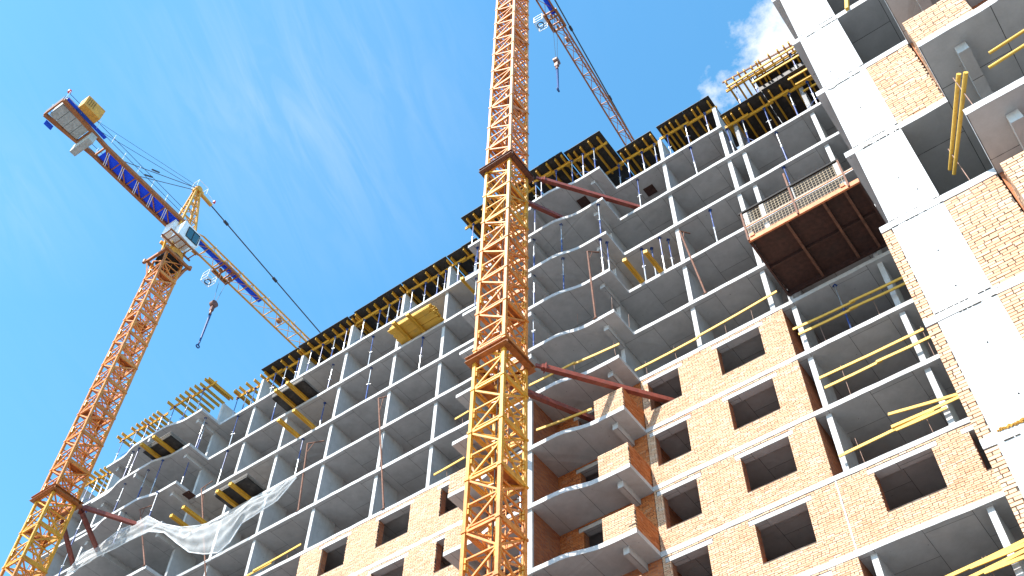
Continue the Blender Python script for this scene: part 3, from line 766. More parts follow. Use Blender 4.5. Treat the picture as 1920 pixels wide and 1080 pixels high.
ply_stack(-39.2, -36.75, 25.35, 26.9, 5, 'stack of dark formwork panels just above the sagging white net', 10)
outrigger(-12.74, 25.0, 5, 'left one of two bare beams poking out right of the balcony stack')
outrigger(-11.74, 25.16, 5, 'right one of two bare beams poking out right of the balcony stack')
outrigger(-27.10, 25.03, 7, 'left beam under the bundle of fresh yellow planks')
outrigger(-26.12, 25.04, 7, 'right beam under the bundle of fresh yellow planks')
outrigger(-22.25, 24.86, 7, 'single bare beam poking out beside the nearer crane mast')
t = thing('plank_bundle', 'bundle of fresh yellow sawn planks resting on two beams over the edge', 'timber', (-26.5, 26, zT(7) + 0.21))
plank = [MB().box(0, 2.6 + 0.1 * i, 0, 0.145, 0, 0.03).mesh('plank', 'pine') for i in range(4)]
for r in range(14):
    w = 1.15 - 0.007 * r * r * 0.5
    y = 25.42 + random.uniform(-0.03, 0.03) + r * 0.008
    while y < 25.42 + w:
        o = put('plank', random.choice(plank), t, (-27.75 + random.uniform(-0.10, 0.10), y, zT(7) + 0.215 + r * 0.034)); o.rotation_euler = (R(random.uniform(-2, 2)), 0, R(random.uniform(-0.8, 0.8)))
        y += 0.15

# ------------------------------------------------------------------ bent posts and guard rails
def bent_post(foot, elbow, tip, label, r=0.045):
    t = thing('bent_post', label, 'steel post', foot, 'rusty bent hoist posts at slab edges')
    mb = MB(); mb.tube(foot, elbow, r, 8); mb.tube(elbow, tip, r * 0.8, 8); mb.beam(Vector(elbow) * 0.85 + Vector(foot) * 0.15, Vector(elbow) * 0.6 + Vector(tip) * 0.4, 0.03)
    mb.build('bent_tube', 'rust', t)
    MB().box(foot[0] - 0.1, foot[0] + 0.1, foot[1] - 0.1, foot[1] + 0.1, foot[2], foot[2] + 0.015).build('foot_plate', 'rust', t)
    return t
bent_post((-33.4, 26.55, zT(4)), (-33.95, 26.6, 41.2), (-33.1, 27.0, 41.25), 'rusty bent post just past the right end of the white net')
bent_post((-27.3, 26.52, zT(3)), (-28.85, 26.5, 41.5), (-28.25, 26.8, 41.6), 'rusty bent post leaning across a column between two bays of the left wing')
bent_post((-38.85, 26.52, zT(3)), (-42.5, 26.5, 42.4), (-42.1, 26.8, 43.0), 'dark bent post leaning behind the sagging white net', 0.04)
bent_post((-42.95, 24.98, zT(4)), (-45.35, 24.85, 41.1), (-44.6, 25.1, 41.2), 'dark bent post in front of the white net on the left balcony stack', 0.04)
bent_post((-14.42, 24.95, zT(4)), (-14.55, 24.9, 41.2), (-14.15, 25.3, 41.25), 'tall rusty bent post on the balcony slabs right of the nearer mast')
bent_post((-9.9, 26.55, zT(4)), (-10.48, 26.5, 41.3), (-10.15, 26.9, 41.3), 'pale rusty post leaning against a column of the right wing')
def rail(label, runs, posts, mat='board_yellow', w=0.04, h=0.11, pole=False):
    x = (runs[0][0][0] + runs[0][1][0]) / 2
    t = thing('guard_rail', label, 'guard rail', (x, runs[0][0][1], runs[0][0][2]), 'timber guard rails wired to bent rods')
    for i, (a, b) in enumerate(runs):
        m_ = MB()
        # slightly bowed plank in three lengths
        A, Bq = Vector(a), Vector(b); sag = Vector((0, 0, -0.02 * (Bq - A).length / 3))
        p1 = A.lerp(Bq, 0.5) + sag
        if pole: m_.tube(A, Bq, w * 0.62, 9, w * 0.5)
        else: m_.beam(A, p1, w, h); m_.beam(p1, Bq, w, h)
        m_.build('rail_board', mat, t)
    for (px, py, z0_, z1_) in posts: MB().tube((px, py, z0_), (px + random.uniform(-0.04, 0.04), py - 0.05, z1_), 0.012, 5).build('rod', 'rebar', t)
    return t
def posts_at(xs, y, k, h=0.75): return [(x, y, zT(k), zT(k) + h) for x in xs]
rail('long pale timber rail above the brick top on the right wing', [((-13.6, 26.45, 33.55), (-10.55, 26.43, 33.55)), ((-10.6, 26.40, 33.58), (-6.95, 26.42, 33.85))], posts_at([-13.1, -11.7, -9.4, -8.2], 26.52, 3))
rail('timber rail along the topmost brick-level balcony edge', [((-17.7, 24.6, 33.6), (-15.4, 24.62, 33.55)), ((-15.5, 24.66, 33.55), (-13.35, 24.85, 33.55))], posts_at([-13.6, -15.6], 24.9, 3))
rail('timber rail on the balcony edge left of the topmost brick parapet', [((-17.35, 24.62, 30.75), (-14.85, 24.82, 30.6))], posts_at([-15.5], 24.85, 2, 0.6))
rail('pair of yellow rails across the upper open loggia at right', [((-6.8, 26.45, 31.38), (-4.3, 26.45, 31.25)), ((-4.5, 26.41, 31.27), (-2.0, 26.45, 31.22)), ((-6.65, 26.45, 30.98), (-4.3, 26.45, 30.92)), ((-4.6, 26.41, 30.93), (-2.0, 26.45, 30.86))], posts_at([-5.8, -3.7], 26.53, 2, 1.4))
rail('pair of rails across the middle open loggia at right, lower board dark', [((-6.45, 26.45, 28.38), (-2.55, 26.45, 28.35)), ((-6.35, 26.45, 27.83), (-4.2, 26.45, 27.84)), ((-4.4, 26.41, 27.85), (-2.0, 26.45, 27.87))], posts_at([-5.6, -2.6], 26.53, 1, 1.5))
rail('crossed yellow rails in the lowest open loggia above the corner window', [((-6.6, 26.45, 24.68), (-3.3, 26.42, 24.82)), ((-4.7, 26.38, 24.85), (-2.0, 26.45, 24.9)), ((-4.65, 26.36, 25.38), (-2.0, 26.45, 24.95)), ((-4.6, 26.34, 24.62), (-2.9, 26.4, 24.66))], posts_at([-5.9, -3.6], 26.53, 0, 1.1))
rail('several yellow rails across the opening at the bottom right corner', [((-5.2, 26.45, 19.0), (-2.0, 26.45, 19.28)), ((-4.1, 26.40, 19.02), (-2.0, 26.42, 19.1)), ((-4.6, 26.45, 18.72), (-2.0, 26.40, 18.98)), ((-3.8, 26.38, 18.7), (-2.0, 26.4, 18.75))], posts_at([-3.7, -3.6], 26.53, -2, 1.2))
rail('yellow rail over the left wing brick top, beside the leftmost brick edge', [((-36.2, 26.45, 33.25), (-34.4, 26.45, 33.28)), ((-35.6, 26.40, 33.3), (-32.5, 26.45, 33.5))], posts_at([-35.0, -33.4], 26.53, 3, 0.5))
rail('short yellow rail between a column and the balcony left of the nearer mast', [((-24.3, 26.42, 33.5), (-22.3, 26.4, 33.6))], posts_at([-23.6], 26.53, 3, 0.6))
rail('short yellow rail one floor higher behind the nearer mast', [((-23.3, 26.42, 36.5), (-22.2, 26.4, 36.55))], posts_at([-22.9], 26.53, 4, 0.6))
rail('two yellow poles tied slantwise across the tower notch beside the pier', [((1.40, 12.27, 19.12), (0.42, 14.2, 19.12)), ((1.49, 12.06, 18.72), (0.44, 14.05, 18.72))], [(0.62, 13.9, zT(-2), 19.3), (1.3, 12.45, zT(-2), 19.3)], w=0.075, pole=True)
rail('two yellow rails on the tower balcony edge at the right border', [((2.03, 12.2, 19.12), (5.3, 11.95, 19.12)), ((1.87, 12.2, 18.68), (5.3, 11.95, 18.68))], [(3.2, 12.2, zT(-2), 19.3)], w=0.055, pole=True)
rail('yellow brace pole in the uppermost visible tower opening', [((0.33, 13.8, 26.9), (0.62, 13.95, 28.4))], [(0.75, 13.95, zT(1), 28.2)], w=0.09, h=0.09)

# ------------------------------------------------------------------ hanging net
TOPN = [(-50.15, 24.6, 38.76), (-49.04, 24.5, 39.45), (-47.46, 24.5, 39.33), (-46.12, 24.5, 39.65), (-44.8, 24.52, 39.53), (-43.77, 24.6, 39.62), (-42.31, 24.75, 38.45), (-40.78, 25.0, 37.62), (-39.51, 25.2, 37.25), (-38.83, 25.4, 37.25), (-38.2, 25.6, 37.4), (-37.28, 25.8, 37.72), (-36.52, 25.95, 38.17), (-35.62, 26.1, 38.14), (-34.74, 26.25, 38.45), (-34.03, 26.4, 38.81)]
BOTN = [(-50.06, 24.6, 38.41), (-48.46, 24.5, 38.3), (-47.2, 24.5, 38.37), (-45.65, 24.5, 38.21), (-44.52, 24.52, 38.22), (-43.07, 24.6, 38.18), (-41.78, 24.75, 37.57), (-40.74, 25.0, 36.56), (-39.6, 25.2, 35.53), (-38.6, 25.4, 35.07), (-37.72, 25.6, 34.87), (-37.26, 25.8, 35.43), (-36.92, 25.95, 36.61), (-35.98, 26.1, 36.95), (-34.87, 26.25, 37.33), (-33.93, 26.4, 38.54)]
nt = thing('safety_net', 'white safety net sagging from the slab edge at lower left', 'net', (-44, 24.6, 38.5))
def resample(P, n):
    out = []
    for i in range(n + 1):
        t = i / n * (len(P) - 1); a = min(int(t), len(P) - 2); out.append(Vector(P[a]).lerp(Vector(P[a + 1]), t - a))
    return out
NU, NV = 120, 16
tt, bb = resample(TOPN, NU), resample(BOTN, NU)
mb = MB()
for i in range(NU + 1):
    for j in range(NV + 1):
        s = j / NV; p = tt[i].lerp(bb[i], s)
        L = (tt[i] - bb[i]).length
        fold = 0.055 * math.sin(s * 19 + i * 0.11 + 1.5 * math.sin(i * 0.07)) * min(1, L / 2) + 0.03 * math.sin(i * 0.9 + s * 4)
        p = p + Vector((0, -0.25 * math.sin(math.pi * s) * min(1, L / 2.2) + fold, 0))
        mb.v.append(tuple(p))
for i in range(NU):
    for j in range(NV):
        a = i * (NV + 1) + j; mb.f.append((a, a + NV + 1, a + NV + 2, a + 1))
o = mb.build('net_sheet', 'net_fabric', nt)
for p in o.data.polygons: p.use_smooth = True
ed = MB()
ed.path([tuple(v + Vector((0, -0.02, 0))) for v in tt[::4]], 0.022, 5); ed.path([tuple(v + Vector((0, -0.02, 0))) for v in bb[::4]], 0.03, 5)
ed.build('edge_rope', 'white_paint', nt)

# ------------------------------------------------------------------ loading platform
P = thing('loading_platform', 'rusty steel loading platform with wire-mesh guard jutting from the right wing', 'platform', (-4.4, 25, 33.45))
x0, x1, y0, y1, zb = -6.63, -2.10, 23.40, 26.62, 33.45
MB().box(x0, x1, y0, y0 + 0.08, zb, zb + 0.24).build('front_beam', 'rust_orange', P)
MB().box(x0, x1, y1 - 0.1, y1, zb, zb + 0.22).build('rear_beam', 'rust_dark', P)
for x in (x0, x1 - 0.08): MB().box(x, x + 0.08, y0 + 0.082, y1 - 0.102, zb, zb + 0.22).build('side_beam', 'rust_dark', P)
for x in (x0 + 1.55, x0 + 3.05, x0 + 3.9): MB().box(x - 0.05, x + 0.05, y0 + 0.084, y1 - 0.104, zb + 0.015, zb + 0.20).build('cross_beam', 'rust', P)
MB().box(x0 + 0.084, x1 - 0.084, 25.0, 25.09, zb + 0.06, zb + 0.203).build('middle_beam', 'rust_dark', P)
xs = [x0 + 0.084, x0 + 1.55, x0 + 3.05, x1 - 0.084]
for a, b in zip(xs[:-1], xs[1:]):
    for c, d in ((y0 + 0.084, 25.045), (25.047, y1 - 0.104)): MB().box(a + 0.002, b - 0.002, c, d, zb + 0.206, zb + 0.215).build('floor_plate', 'rust_dark', P)
zr = zb + 1.90
for x in (x0 + 0.03, x0 + 2.09, x1 - 0.40): MB().box(x - 0.035, x + 0.035, y0 - 0.062, y0 - 0.002, zb + 0.02, zr + (1.0 if x == x0 + 2.09 else -0.05)).build('guard_post', 'rust', P)
MB().beam((x0 - 0.08, y0 - 0.03, zr), (x1 - 0.36, y0 - 0.03, zr), 0.07, 0.09).build('top_rail', 'black_steel', P)
MB().beam((x0, y0 - 0.025, zb + 0.92), (x1, y0 - 0.025, zb + 0.92), 0.03, 0.06).build('middle_rail', 'rust_orange', P)
wm = MB(); x = x0 + 0.1
while x < x1 - 0.4: wm.beam((x, y0 + 0.02, zb + 0.24), (x, y0 + 0.02, zr), 0.010); x += 0.13
z = zb + 0.34
while z < zr: wm.beam((x0, y0 + 0.033, z), (x1 - 0.4, y0 + 0.033, z), 0.012); z += 0.155
wm.build('wire_mesh', 'mesh_wire', P)
wm = MB(); y = y0 + 0.15
while y < y1: wm.beam((x0 + 0.02, y, zb + 0.22), (x0 + 0.02, y, zr - 0.1), 0.010); y += 0.16
for z in (zb + 0.5, zb + 0.8, zr - 0.1): wm.beam((x0 + 0.02, y0, z), (x0 + 0.02, y1, z), 0.014)
wm.build('side_mesh', 'rust', P)
for (x, y) in ((x0 + 0.2, y0), (x1 - 0.6, y0)): MB().box(x - 0.08, x + 0.1, y - 0.04, y - 0.003, zb + 0.2, zb + 0.36).build('lifting_lug', 'rust_orange', P)

# ------------------------------------------------------------------ tower cranes
def lattice_section(w, h, leg=0.14, br=0.072, mat='crane_orange'):
    mb = MB(); a = w / 2
    C = [(-a, -a), (a, -a), (a, a), (-a, a)]
    for x, y in C:
        mb.box(x - leg / 2, x + leg / 2, y - leg / 2, y + leg / 2, 0, h)
        mb.box(x - leg * 0.72, x + leg * 0.72, y - leg * 0.72, y + leg * 0.72, -0.05, 0.05)
    for i in range(4):
        (xa, ya), (xb, yb) = C[i], C[(i + 1) % 4]
        if i in (1, 2): (xa, ya), (xb, yb) = (xb, yb), (xa, ya)
        mb.beam((xa, ya, 0.0), (xb, yb, 0.0), br * 1.3)
        mb.beam((xa, ya, 0.0), (xb, yb, h / 2), br)
        mb.beam((xa, ya, h), (xb, yb, h / 2), br)
        mb.beam((xa, ya, h / 2), (xb, yb, h / 2), br * 0.85)
        mb.beam((xa, ya, 0.07 * h), (xb, yb, 0.07 * h), br * 0.7)
    mb.beam((-a, -a, 0.0), (a, a, 0.0), br); mb.beam((a, -a, h / 2), (-a, a, h / 2), br * 0.8)
    for (xa, ya), (xb, yb) in ((C[1], C[2]), (C[2], C[3])): mb.beam((xa, ya, 0.12), (xb, yb, 0.12), 0.06, 0.2)
    mb.beam((a, -a, 0.03), (-a, a, 0.03), br)
    for zf in (0.25, 0.75): mb.beam((-a, -a, zf * h), (-a, a, zf * h), br * 0.7); mb.beam((a, a, zf * h), (-a, a, zf * h), br * 0.7); mb.beam((a, -a, zf * h), (a, a, zf * h), br * 0.6)
    return mb
def joint_mesh(w, leg=0.13):
    mb = MB(); a = w / 2
    for x, y in ((-a, -a), (a, -a), (a, a), (-a, a)):
        sx_, sy_ = (1 if x < 0 else -1), (1 if y < 0 else -1)
        for dx, dy in ((0.10, -0.01), (-0.01, 0.10), (0.10, 0.10)):
            for dz in (-0.12, 0.14): mb.tube((x + sx_ * dx, y + sy_ * dy, dz - 0.10), (x + sx_ * dx, y + sy_ * dy, dz + 0.10), 0.042, 6)
    return mb
def crane(name, label, cx_, cy_, w, zn, pitch_, z_mast, zj, drift, jw, jh, jib_len, cj_len, collars, ties, hook, cab_side=1, jib_mat='crane_yellow', cj_w=(0.62, 0.98), mid_blue=(1.0, 8.0)):
    t = thing(name, label, 'tower crane', (cx_, cy_, -1.6), 'yellow and orange tower cranes')
    M_ = [lattice_section(w, pitch_, mat=m).mesh('mast_section', m) for m in ('crane_orange', 'crane_yellow')]
    J_ = joint_mesh(w).mesh('section_joint', 'crane_yellow')
    z = zn; i = 0
    while z - pitch_ > -1.6: z -= pitch_
    z -= 0
    zs = []
    while z < z_mast - 0.3: zs.append(z); z += pitch_
    for i, z in enumerate(zs):
        yel = any(c - 6.5 < z < c - 0.2 for c, _ in collars)
        put('mast_section', M_[1 if yel else 0], t, (cx_, cy_, z))
        put('section_joint', J_, t, (cx_, cy_, z + pitch_ * 0.42))
    MB().box(cx_ - 1.6, cx_ + 1.6, cy_ - 1.6, cy_ + 1.6, -1.6, zs[0]).build('base_block', 'concrete', t)
    lad = MB(); lx, ly = cx_ + 0.12, cy_ + 0.15
    for s in (-0.2, 0.2): lad.beam((lx + s, ly, -1.0), (lx + s, ly, z_mast), 0.035)
    z = -0.9
    while z < z_mast: lad.beam((lx - 0.2, ly, z), (lx + 0.2, ly, z), 0.022); z += 0.3
    z = -0.5
    while z < z_mast:
        if int(z) % 2 == 0: lad.ring((lx, ly - 0.33, z), 0.36, 0.014, 10)
        z += 1.0
    lad.build('ladder', 'crane_orange', t)
    a = w / 2 - 0.08
    for i, z in enumerate(zs[1::2]):
        s = 1 if i % 2 else -1
        MB().box(cx_ + (-a if s < 0 else 0.05), cx_ + (-0.05 if s < 0 else a), cy_ - a, cy_ + a, z + 0.11, z + 0.135).build('rest_platform', 'crane_rust', t)
    MB().tube((cx_ + w / 2 - 0.25, cy_ - w / 2 + 0.02, 0), (cx_ + w / 2 - 0.25, cy_ - w / 2 + 0.02, z_mast), 0.022, 6).build('power_cable', 'black_steel', t)
    for zc, mat in collars:
        c = w / 2 + 0.30; b = MB()
        for s in (-1, 1):
            for dz in (-0.115, 0.115): b.beam((cx_ - c, cy_ + s * (c - 0.12), zc + dz), (cx_ + c, cy_ + s * (c - 0.12), zc + dz), 0.24, 0.02)
            b.beam((cx_ - c, cy_ + s * (c - 0.12), zc), (cx_ + c, cy_ + s * (c - 0.12), zc), 0.03, 0.21)
            for dz in (-0.11, 0.11): b.beam((cx_ + s * (c - 0.12), cy_ - c + 0.25, zc + dz - 0.004), (cx_ + s * (c - 0.12), cy_ + c - 0.25, zc + dz - 0.004), 0.24, 0.02)
            b.beam((cx_ + s * (c - 0.12), cy_ - c + 0.25, zc), (cx_ + s * (c - 0.12), cy_ + c - 0.25, zc), 0.03, 0.20)
            for s2 in (-1, 1): b.box(cx_ + s * (c - 0.3) - 0.12, cx_ + s * (c - 0.3) + 0.12, cy_ + s2 * (c - 0.3) - 0.12, cy_ + s2 * (c - 0.3) + 0.12, zc - 0.15, zc + 0.15)
        b.build('tie_collar', mat, t)
    for p, q in ties:
        b = MB(); b.beam(p, q, 0.20, 0.22); P0, Q0 = Vector(p), Vector(q); d = (Q0 - P0).normalized()
        b.beam(P0 + d * 0.12, P0 + d * 0.15, 0.32, 0.34); b.beam(P0 - d * 0.25, P0 + d * 0.12, 0.10, 0.16)
        b.build('tie_beam', 'oxide_red', t)
    # slewing unit
    U = Vector((drift, 1, 0)).normalized(); V = Vector((U.y, -U.x, 0)); O = Vector((cx_, cy_, 0))
    def q(u, v, z): return tuple(O + U * u + V * v + Vector((0, 0, z)))
    zt = z_mast
    pl = MB(); e = w / 2 + 0.42
    for s in (-1, 1):
        pl.beam(q(-e, s * (e - 0.1), zt), q(e, s * (e - 0.1), zt), 0.18, 0.22); pl.beam(q(s * (e - 0.1), -e + 0.2, zt - 0.005), q(s * (e - 0.1), e - 0.2, zt - 0.005), 0.18, 0.21)
        for s2 in (-1, 1): pl.beam(q(s * w / 2, s2 * w / 2, zt - 1.6), q(s * (e - 0.12), s2 * (e - 0.12), zt), 0.1); pl.tube(q(s * e, s2 * e, zt - 0.2), q(s * e, s2 * e, zt + 0.12), 0.13, 8)
    pl.build('turntable_frame', 'crane_rust', t)
    MB().tube(q(0, 0, zt + 0.02), q(0, 0, zt + 0.55), w * 0.62, 24).build('slewing_ring', 'black_steel', t)
    sw = MB()
    for s in (-1, 1):
        for s2 in (-1, 1): sw.beam(q(s * 0.5, s2 * 0.45, zt + 0.55), q(s * 0.75, s2 * 0.62, zj - 0.1), 0.16)
        sw.beam(q(-0.9, s * 0.7, zj - 1.9), q(1.4, s * 0.7, zj - 1.9), 0.18, 0.25)
    sw.tube(q(0, 0, zt + 0.55), q(0, 0, zt + 1.15), w * 0.42, 12, w * 0.6)
    sw.build('slewing_tower', 'crane_yellow', t)
    # operator's cab with its window, hung beside the slewing tower
    cabv0, cabv1 = 0.62, 1.48
    cb = MB()
    prof = [(-0.95, zj - 2.6), (0.3, zj - 2.8), (0.85, zj - 2.25), (0.75, zj - 1.0), (-0.85, zj - 0.9)]
    n = len(prof)
    for v in (cabv0, cabv1): cb.v += [q(u, v, z) for u, z in prof]
    cb.f = [tuple(range(n)), tuple(range(2 * n - 1, n - 1, -1))] + [(i, i + n, (i + 1) % n + n, (i + 1) % n) for i in range(n)]
    cab = cb.build('cab', 'white_paint', t)
    wn_ = MB()
    def pane(u0, u1, z0_, z1_, v): wn_.v += [q(u0, v, z0_), q(u1, v, z0_ + (0.05 if u1 > u0 else 0)), q(u1, v, z1_), q(u0, v, z1_)]; i = len(wn_.v) - 4; wn_.f.append((i, i + 1, i + 2, i + 3))
    wn_.beam(q(-0.35, cabv1 + 0.012, zj - 1.75), q(0.62, cabv1 + 0.012, zj - 1.75), 0.02, 1.05)
    w_ = wn_.build('window', 'cab_glass', cab)
    fr = MB()
    for a_, b_ in (((-0.4, zj - 2.32), (0.68, zj - 2.32)), ((-0.4, zj - 1.18), (0.68, zj - 1.18)), ((-0.4, zj - 2.32), (-0.4, zj - 1.18)), ((0.68, zj - 2.32), (0.68, zj - 1.18)), ((0.14, zj - 2.32), (0.14, zj - 1.18))): fr.beam(q(a_[0], cabv1 + 0.02, a_[1]), q(b_[0], cabv1 + 0.02, b_[1]), 0.05)
    fr.build('window_frame', 'black_steel', cab)
    wn2 = MB(); wn2.beam(q(0.83, (cabv0 + cabv1) / 2 - 0.36, zj - 1.62), q(0.83, (cabv0 + cabv1) / 2 + 0.36, zj - 1.62), 0.04, 1.1); wn2.build('window', 'cab_glass', cab)
    MB().box(0, 0.01, 0, 0.01, 0, 0.01) if False else None
    bx = MB(); prof2 = [(-1.15, -0.5), (-1.15, 0.5), (0.5, 0.5), (0.5, -0.5)]
    bx.v = [q(u, v, zj - 1.75) for u, v in prof2] + [q(u, v, zj - 0.28) for u, v in prof2]
    bx.f = [(0, 1, 2, 3), (7, 6, 5, 4), (0, 4, 5, 1), (1, 5, 6, 2), (2, 6, 7, 3), (3, 7, 4, 0)]
    bx.build('machine_house', 'white_paint', t)
    ca = MB(); ca.beam(q(-1.7, 0.7, zj - 3.1), q(1.1, 0.7, zj - 3.1), 0.1, 0.12); ca.beam(q(-1.7, 1.6, zj - 3.1), q(1.1, 1.6, zj - 3.1), 0.1, 0.12)
    for i in range(6): ca.beam(q(-1.6 + 0.5 * i, 0.7, zj - 3.08), q(-1.6 + 0.5 * i, 1.6, zj - 3.08), 0.06, 0.1)
    ca.build('cab_walkway', 'crane_rust', t)
    # apex
    za = zj + 5.2; ap = MB(); ft = [(0.75, -0.5), (0.75, 0.5), (-0.7, 0.5), (-0.7, -0.5)]; tp = [(-0.18, -0.14), (-0.18, 0.14), (-0.5, 0.14), (-0.5, -0.14)]
    for (u, v), (u1, v1) in zip(ft, tp): ap.beam(q(u, v, zj), q(u1, v1, za), 0.14)
    def at_(i, s): return tuple(Vector(q(ft[i][0], ft[i][1], zj)).lerp(Vector(q(tp[i][0], tp[i][1], za)), s))
    st = [0.0, 0.22, 0.42, 0.6, 0.76, 0.9]
    for a_, b_ in zip(st[:-1], st[1:]):
        for i in range(4): ap.beam(at_(i, a_), at_((i + 1) % 4, b_), 0.055); ap.beam(at_(i, b_), at_((i + 1) % 4, b_), 0.055)
    ap.build('apex_frame', 'crane_yellow', t)
    hd = MB(); hd.beam(q(-0.65, 0, za), q(0.15, 0, za + 0.05), 0.42, 0.35); hd.beam(q(-0.1, 0, za + 0.1), q(1.25, 0, za - 0.05), 0.22, 0.24); hd.tube(q(-0.35, -0.3, za + 0.1), q(-0.35, 0.3, za + 0.1), 0.28, 12)
    hd.build('apex_head', 'crane_yellow', t)
    cg = MB()
    for s in (-0.3, 0.3):
        cg.beam(q(-0.7, s, za + 0.95), q(0.3, s, za + 0.95), 0.03)
        for u in (-0.7, 0.3): cg.beam(q(u, s, za + 0.15), q(u, s, za + 0.95), 0.03)
    cg.beam(q(-0.7, -0.3, za + 0.95), q(-0.7, 0.3, za + 0.95), 0.03); cg.beam(q(0.3, -0.3, za + 0.95), q(0.3, 0.3, za + 0.95), 0.03); cg.beam(q(0.3, 0, za + 1.0), q(1.35, 0, za + 0.55), 0.025); cg.beam(q(1.25, 0, za), q(1.35, 0, za + 0.5), 0.03)
    cg.build('apex_cage', 'white_paint', t)
    MB().tube(q(1.35, 0, za + 0.5), q(1.35, 0, za + 0.72), 0.11, 8).build('warning_lamp', 'red_lamp', t)
    # jib
    jb = MB(); h = jw / 2; n = int(jib_len / 1.45); L = jib_len
    for s in (-1, 1): jb.beam(q(0.6, s * h, zj), q(L, s * h, zj), 0.11)
    jb.beam(q(1.7, 0, zj + jh), q(L - 0.5, 0, zj + jh), 0.10); jb.beam(q(0.75, 0.0, zj + 0.9), q(1.7, 0, zj + jh), 0.08)
    for i in range(n):
        u0 = 0.8 + (L - 1.2) * i / n; u1 = 0.8 + (L - 1.2) * (i + 1) / n; um = (u0 + u1) / 2
        jb.beam(q(u0, -h, zj), q(u0, h, zj), 0.06); jb.beam(q(u0, -h, zj), q(u1, h, zj), 0.035)
        if u0 > 1.4:
            for s in (-1, 1): jb.beam(q(u0, s * h, zj), q(um, 0, zj + jh), 0.045); jb.beam(q(u1, s * h, zj), q(um, 0, zj + jh), 0.045)
    jb.build('jib', jib_mat, t)
    ww = MB(); ww.beam(q(mid_blue[0], h * 0.45, zj + 0.09), q(mid_blue[1], h * 0.45, zj + 0.09), h * 0.85, 0.03); ww.build('jib_walkway', 'deck_blue', t)
    MB().tube(q(mid_blue[1] + 2.4, -h * 0.3, zj + 0.35), q(mid_blue[1] + 2.4, h * 0.1, zj + 0.35), 0.24, 14).build('rope_drum', 'crane_rust', t)
    ty = MB()
    for u in range(3, int(L) - 2, 3): ty.beam(q(u, 0, zj + jh), q(u + 0.05, 0.02, zj + jh + 0.32), 0.03)
    ty.build('lifeline_posts', 'crane_yellow', t)
    # counter-jib: two girders that spread towards the ballast
    cj = MB(); Lc = cj_len; (w0, w1) = cj_w
    for s in (-1, 1):
        cj.beam(q(-0.5, s * w0, zj), q(-0.66 * Lc, s * w0, zj), 0.24, 0.28); cj.beam(q(-0.66 * Lc, s * w0, zj), q(-Lc, s * w1, zj), 0.24, 0.28)
    for f in (0.06, 0.66, 0.78, 1.0): ws = w0 if f < 0.7 else w0 + (w1 - w0) * (f - 0.66) / 0.34; cj.beam(q(-f * Lc, -ws, zj), q(-f * Lc, ws, zj), 0.12, 0.24)
    nb = 5
    for i in range(nb):
        u0 = -0.8 - (0.66 * Lc - 0.8) * i / nb; u1 = -0.8 - (0.66 * Lc - 0.8) * (i + 1) / nb
        cj.beam(q(u0, -w0, zj - 0.06), q(u1, w0, zj - 0.06), 0.09); cj.beam(q(u1, -w0, zj - 0.06), q(u1, w0, zj - 0.06), 0.08)
    cj.build('counter_jib', 'crane_rust', t)
    MB().beam(q(-0.8, 0, zj + 0.10), q(-0.64 * Lc, 0, zj + 0.10), 2 * w0 - 0.15, 0.03).build('counter_jib_floor', 'deck_blue', t)
    MB().beam(q(-0.70 * Lc, w0 + 0.38, zj + 0.12), q(-0.99 * Lc, w1 + 0.20, zj + 0.12), 0.26, 0.03).build('side_walkway', 'deck_blue', t)
    rl = MB()
    for s in (-1, 1):
        for u in np.linspace(-1.2, -Lc, 9):
            off = s * (w0 + 0.06 + (0.45 if (s > 0 and u < -0.6 * Lc) else 0)); rl.beam(q(u, off, zj + 0.1), q(u, off, zj + 1.15), 0.035)
    rl.build('rail_posts', 'white_paint', t)
    rr_ = MB()
    for s in (-1, 1):
        for dz in (0.6, 1.15): rr_.tube(q(-1.0, s * (w0 + 0.06), zj + dz), q(-Lc, s * (w0 + 0.3), zj + dz), 0.02, 5)
    rr_.beam(q(-Lc - 0.05, -w1, zj + 0.3), q(-Lc - 0.05, w1, zj + 0.3), 0.03, 0.5)
    rr_.build('hand_rail', 'cable', t)
    wt = MB()
    for u in (-1.6, -3.0, -4.4, -5.8, -7.2):
        if -u < 0.64 * Lc: wt.beam(q(u, -w0 + 0.1, zj - 0.17), q(u - 0.5, w0 - 0.1, zj - 0.17), 0.05, 0.03); wt.beam(q(u - 0.15, -w0 + 0.1, zj - 0.17), q(u - 0.65, w0 - 0.1, zj - 0.17), 0.05, 0.03)
    wt.build('floor_bars', 'white_paint', t)
    ub, ue = -0.79 * Lc, -0.985 * Lc
    for i in range(4):
        a_ = ub + (ue - ub) * i / 4; b_ = ub + (ue - ub) * (i + 1) / 4 + 0.03
        MB().beam(q(a_, 0, zj + 0.55), q(b_, 0, zj + 0.55), 2 * w0 + 0.1, 1.2).build('counterweight', 'ballast', t)
    hb = MB(); hb.beam(q(-0.755 * Lc - 0.25, -0.15, zj - 0.55), q(-0.755 * Lc + 0.25, -0.15, zj - 0.55), 1.9, 0.9); hb.build('hanging_ballast', 'ballast', t)
    wb = thing_part_box(t, q, -0.80 * Lc, -0.92 * Lc, w1 + 0.05, w1 + 0.85, zj + 0.15, zj + 1.35)
    bp = MB(); bp.beam(q(-0.97 * Lc, -w1 - 0.25, zj - 0.25), q(-0.92 * Lc, -w1 - 0.25, zj - 0.25), 0.06, 0.5); bp.build('sign_board', 'deck_blue', t)
    MB().tube(q(-Lc, w1 - 0.1, zj + 1.25), q(-Lc, w1 - 0.1, zj + 1.5), 0.12, 8).build('warning_lamp', 'red_lamp', t)
    pd = MB()
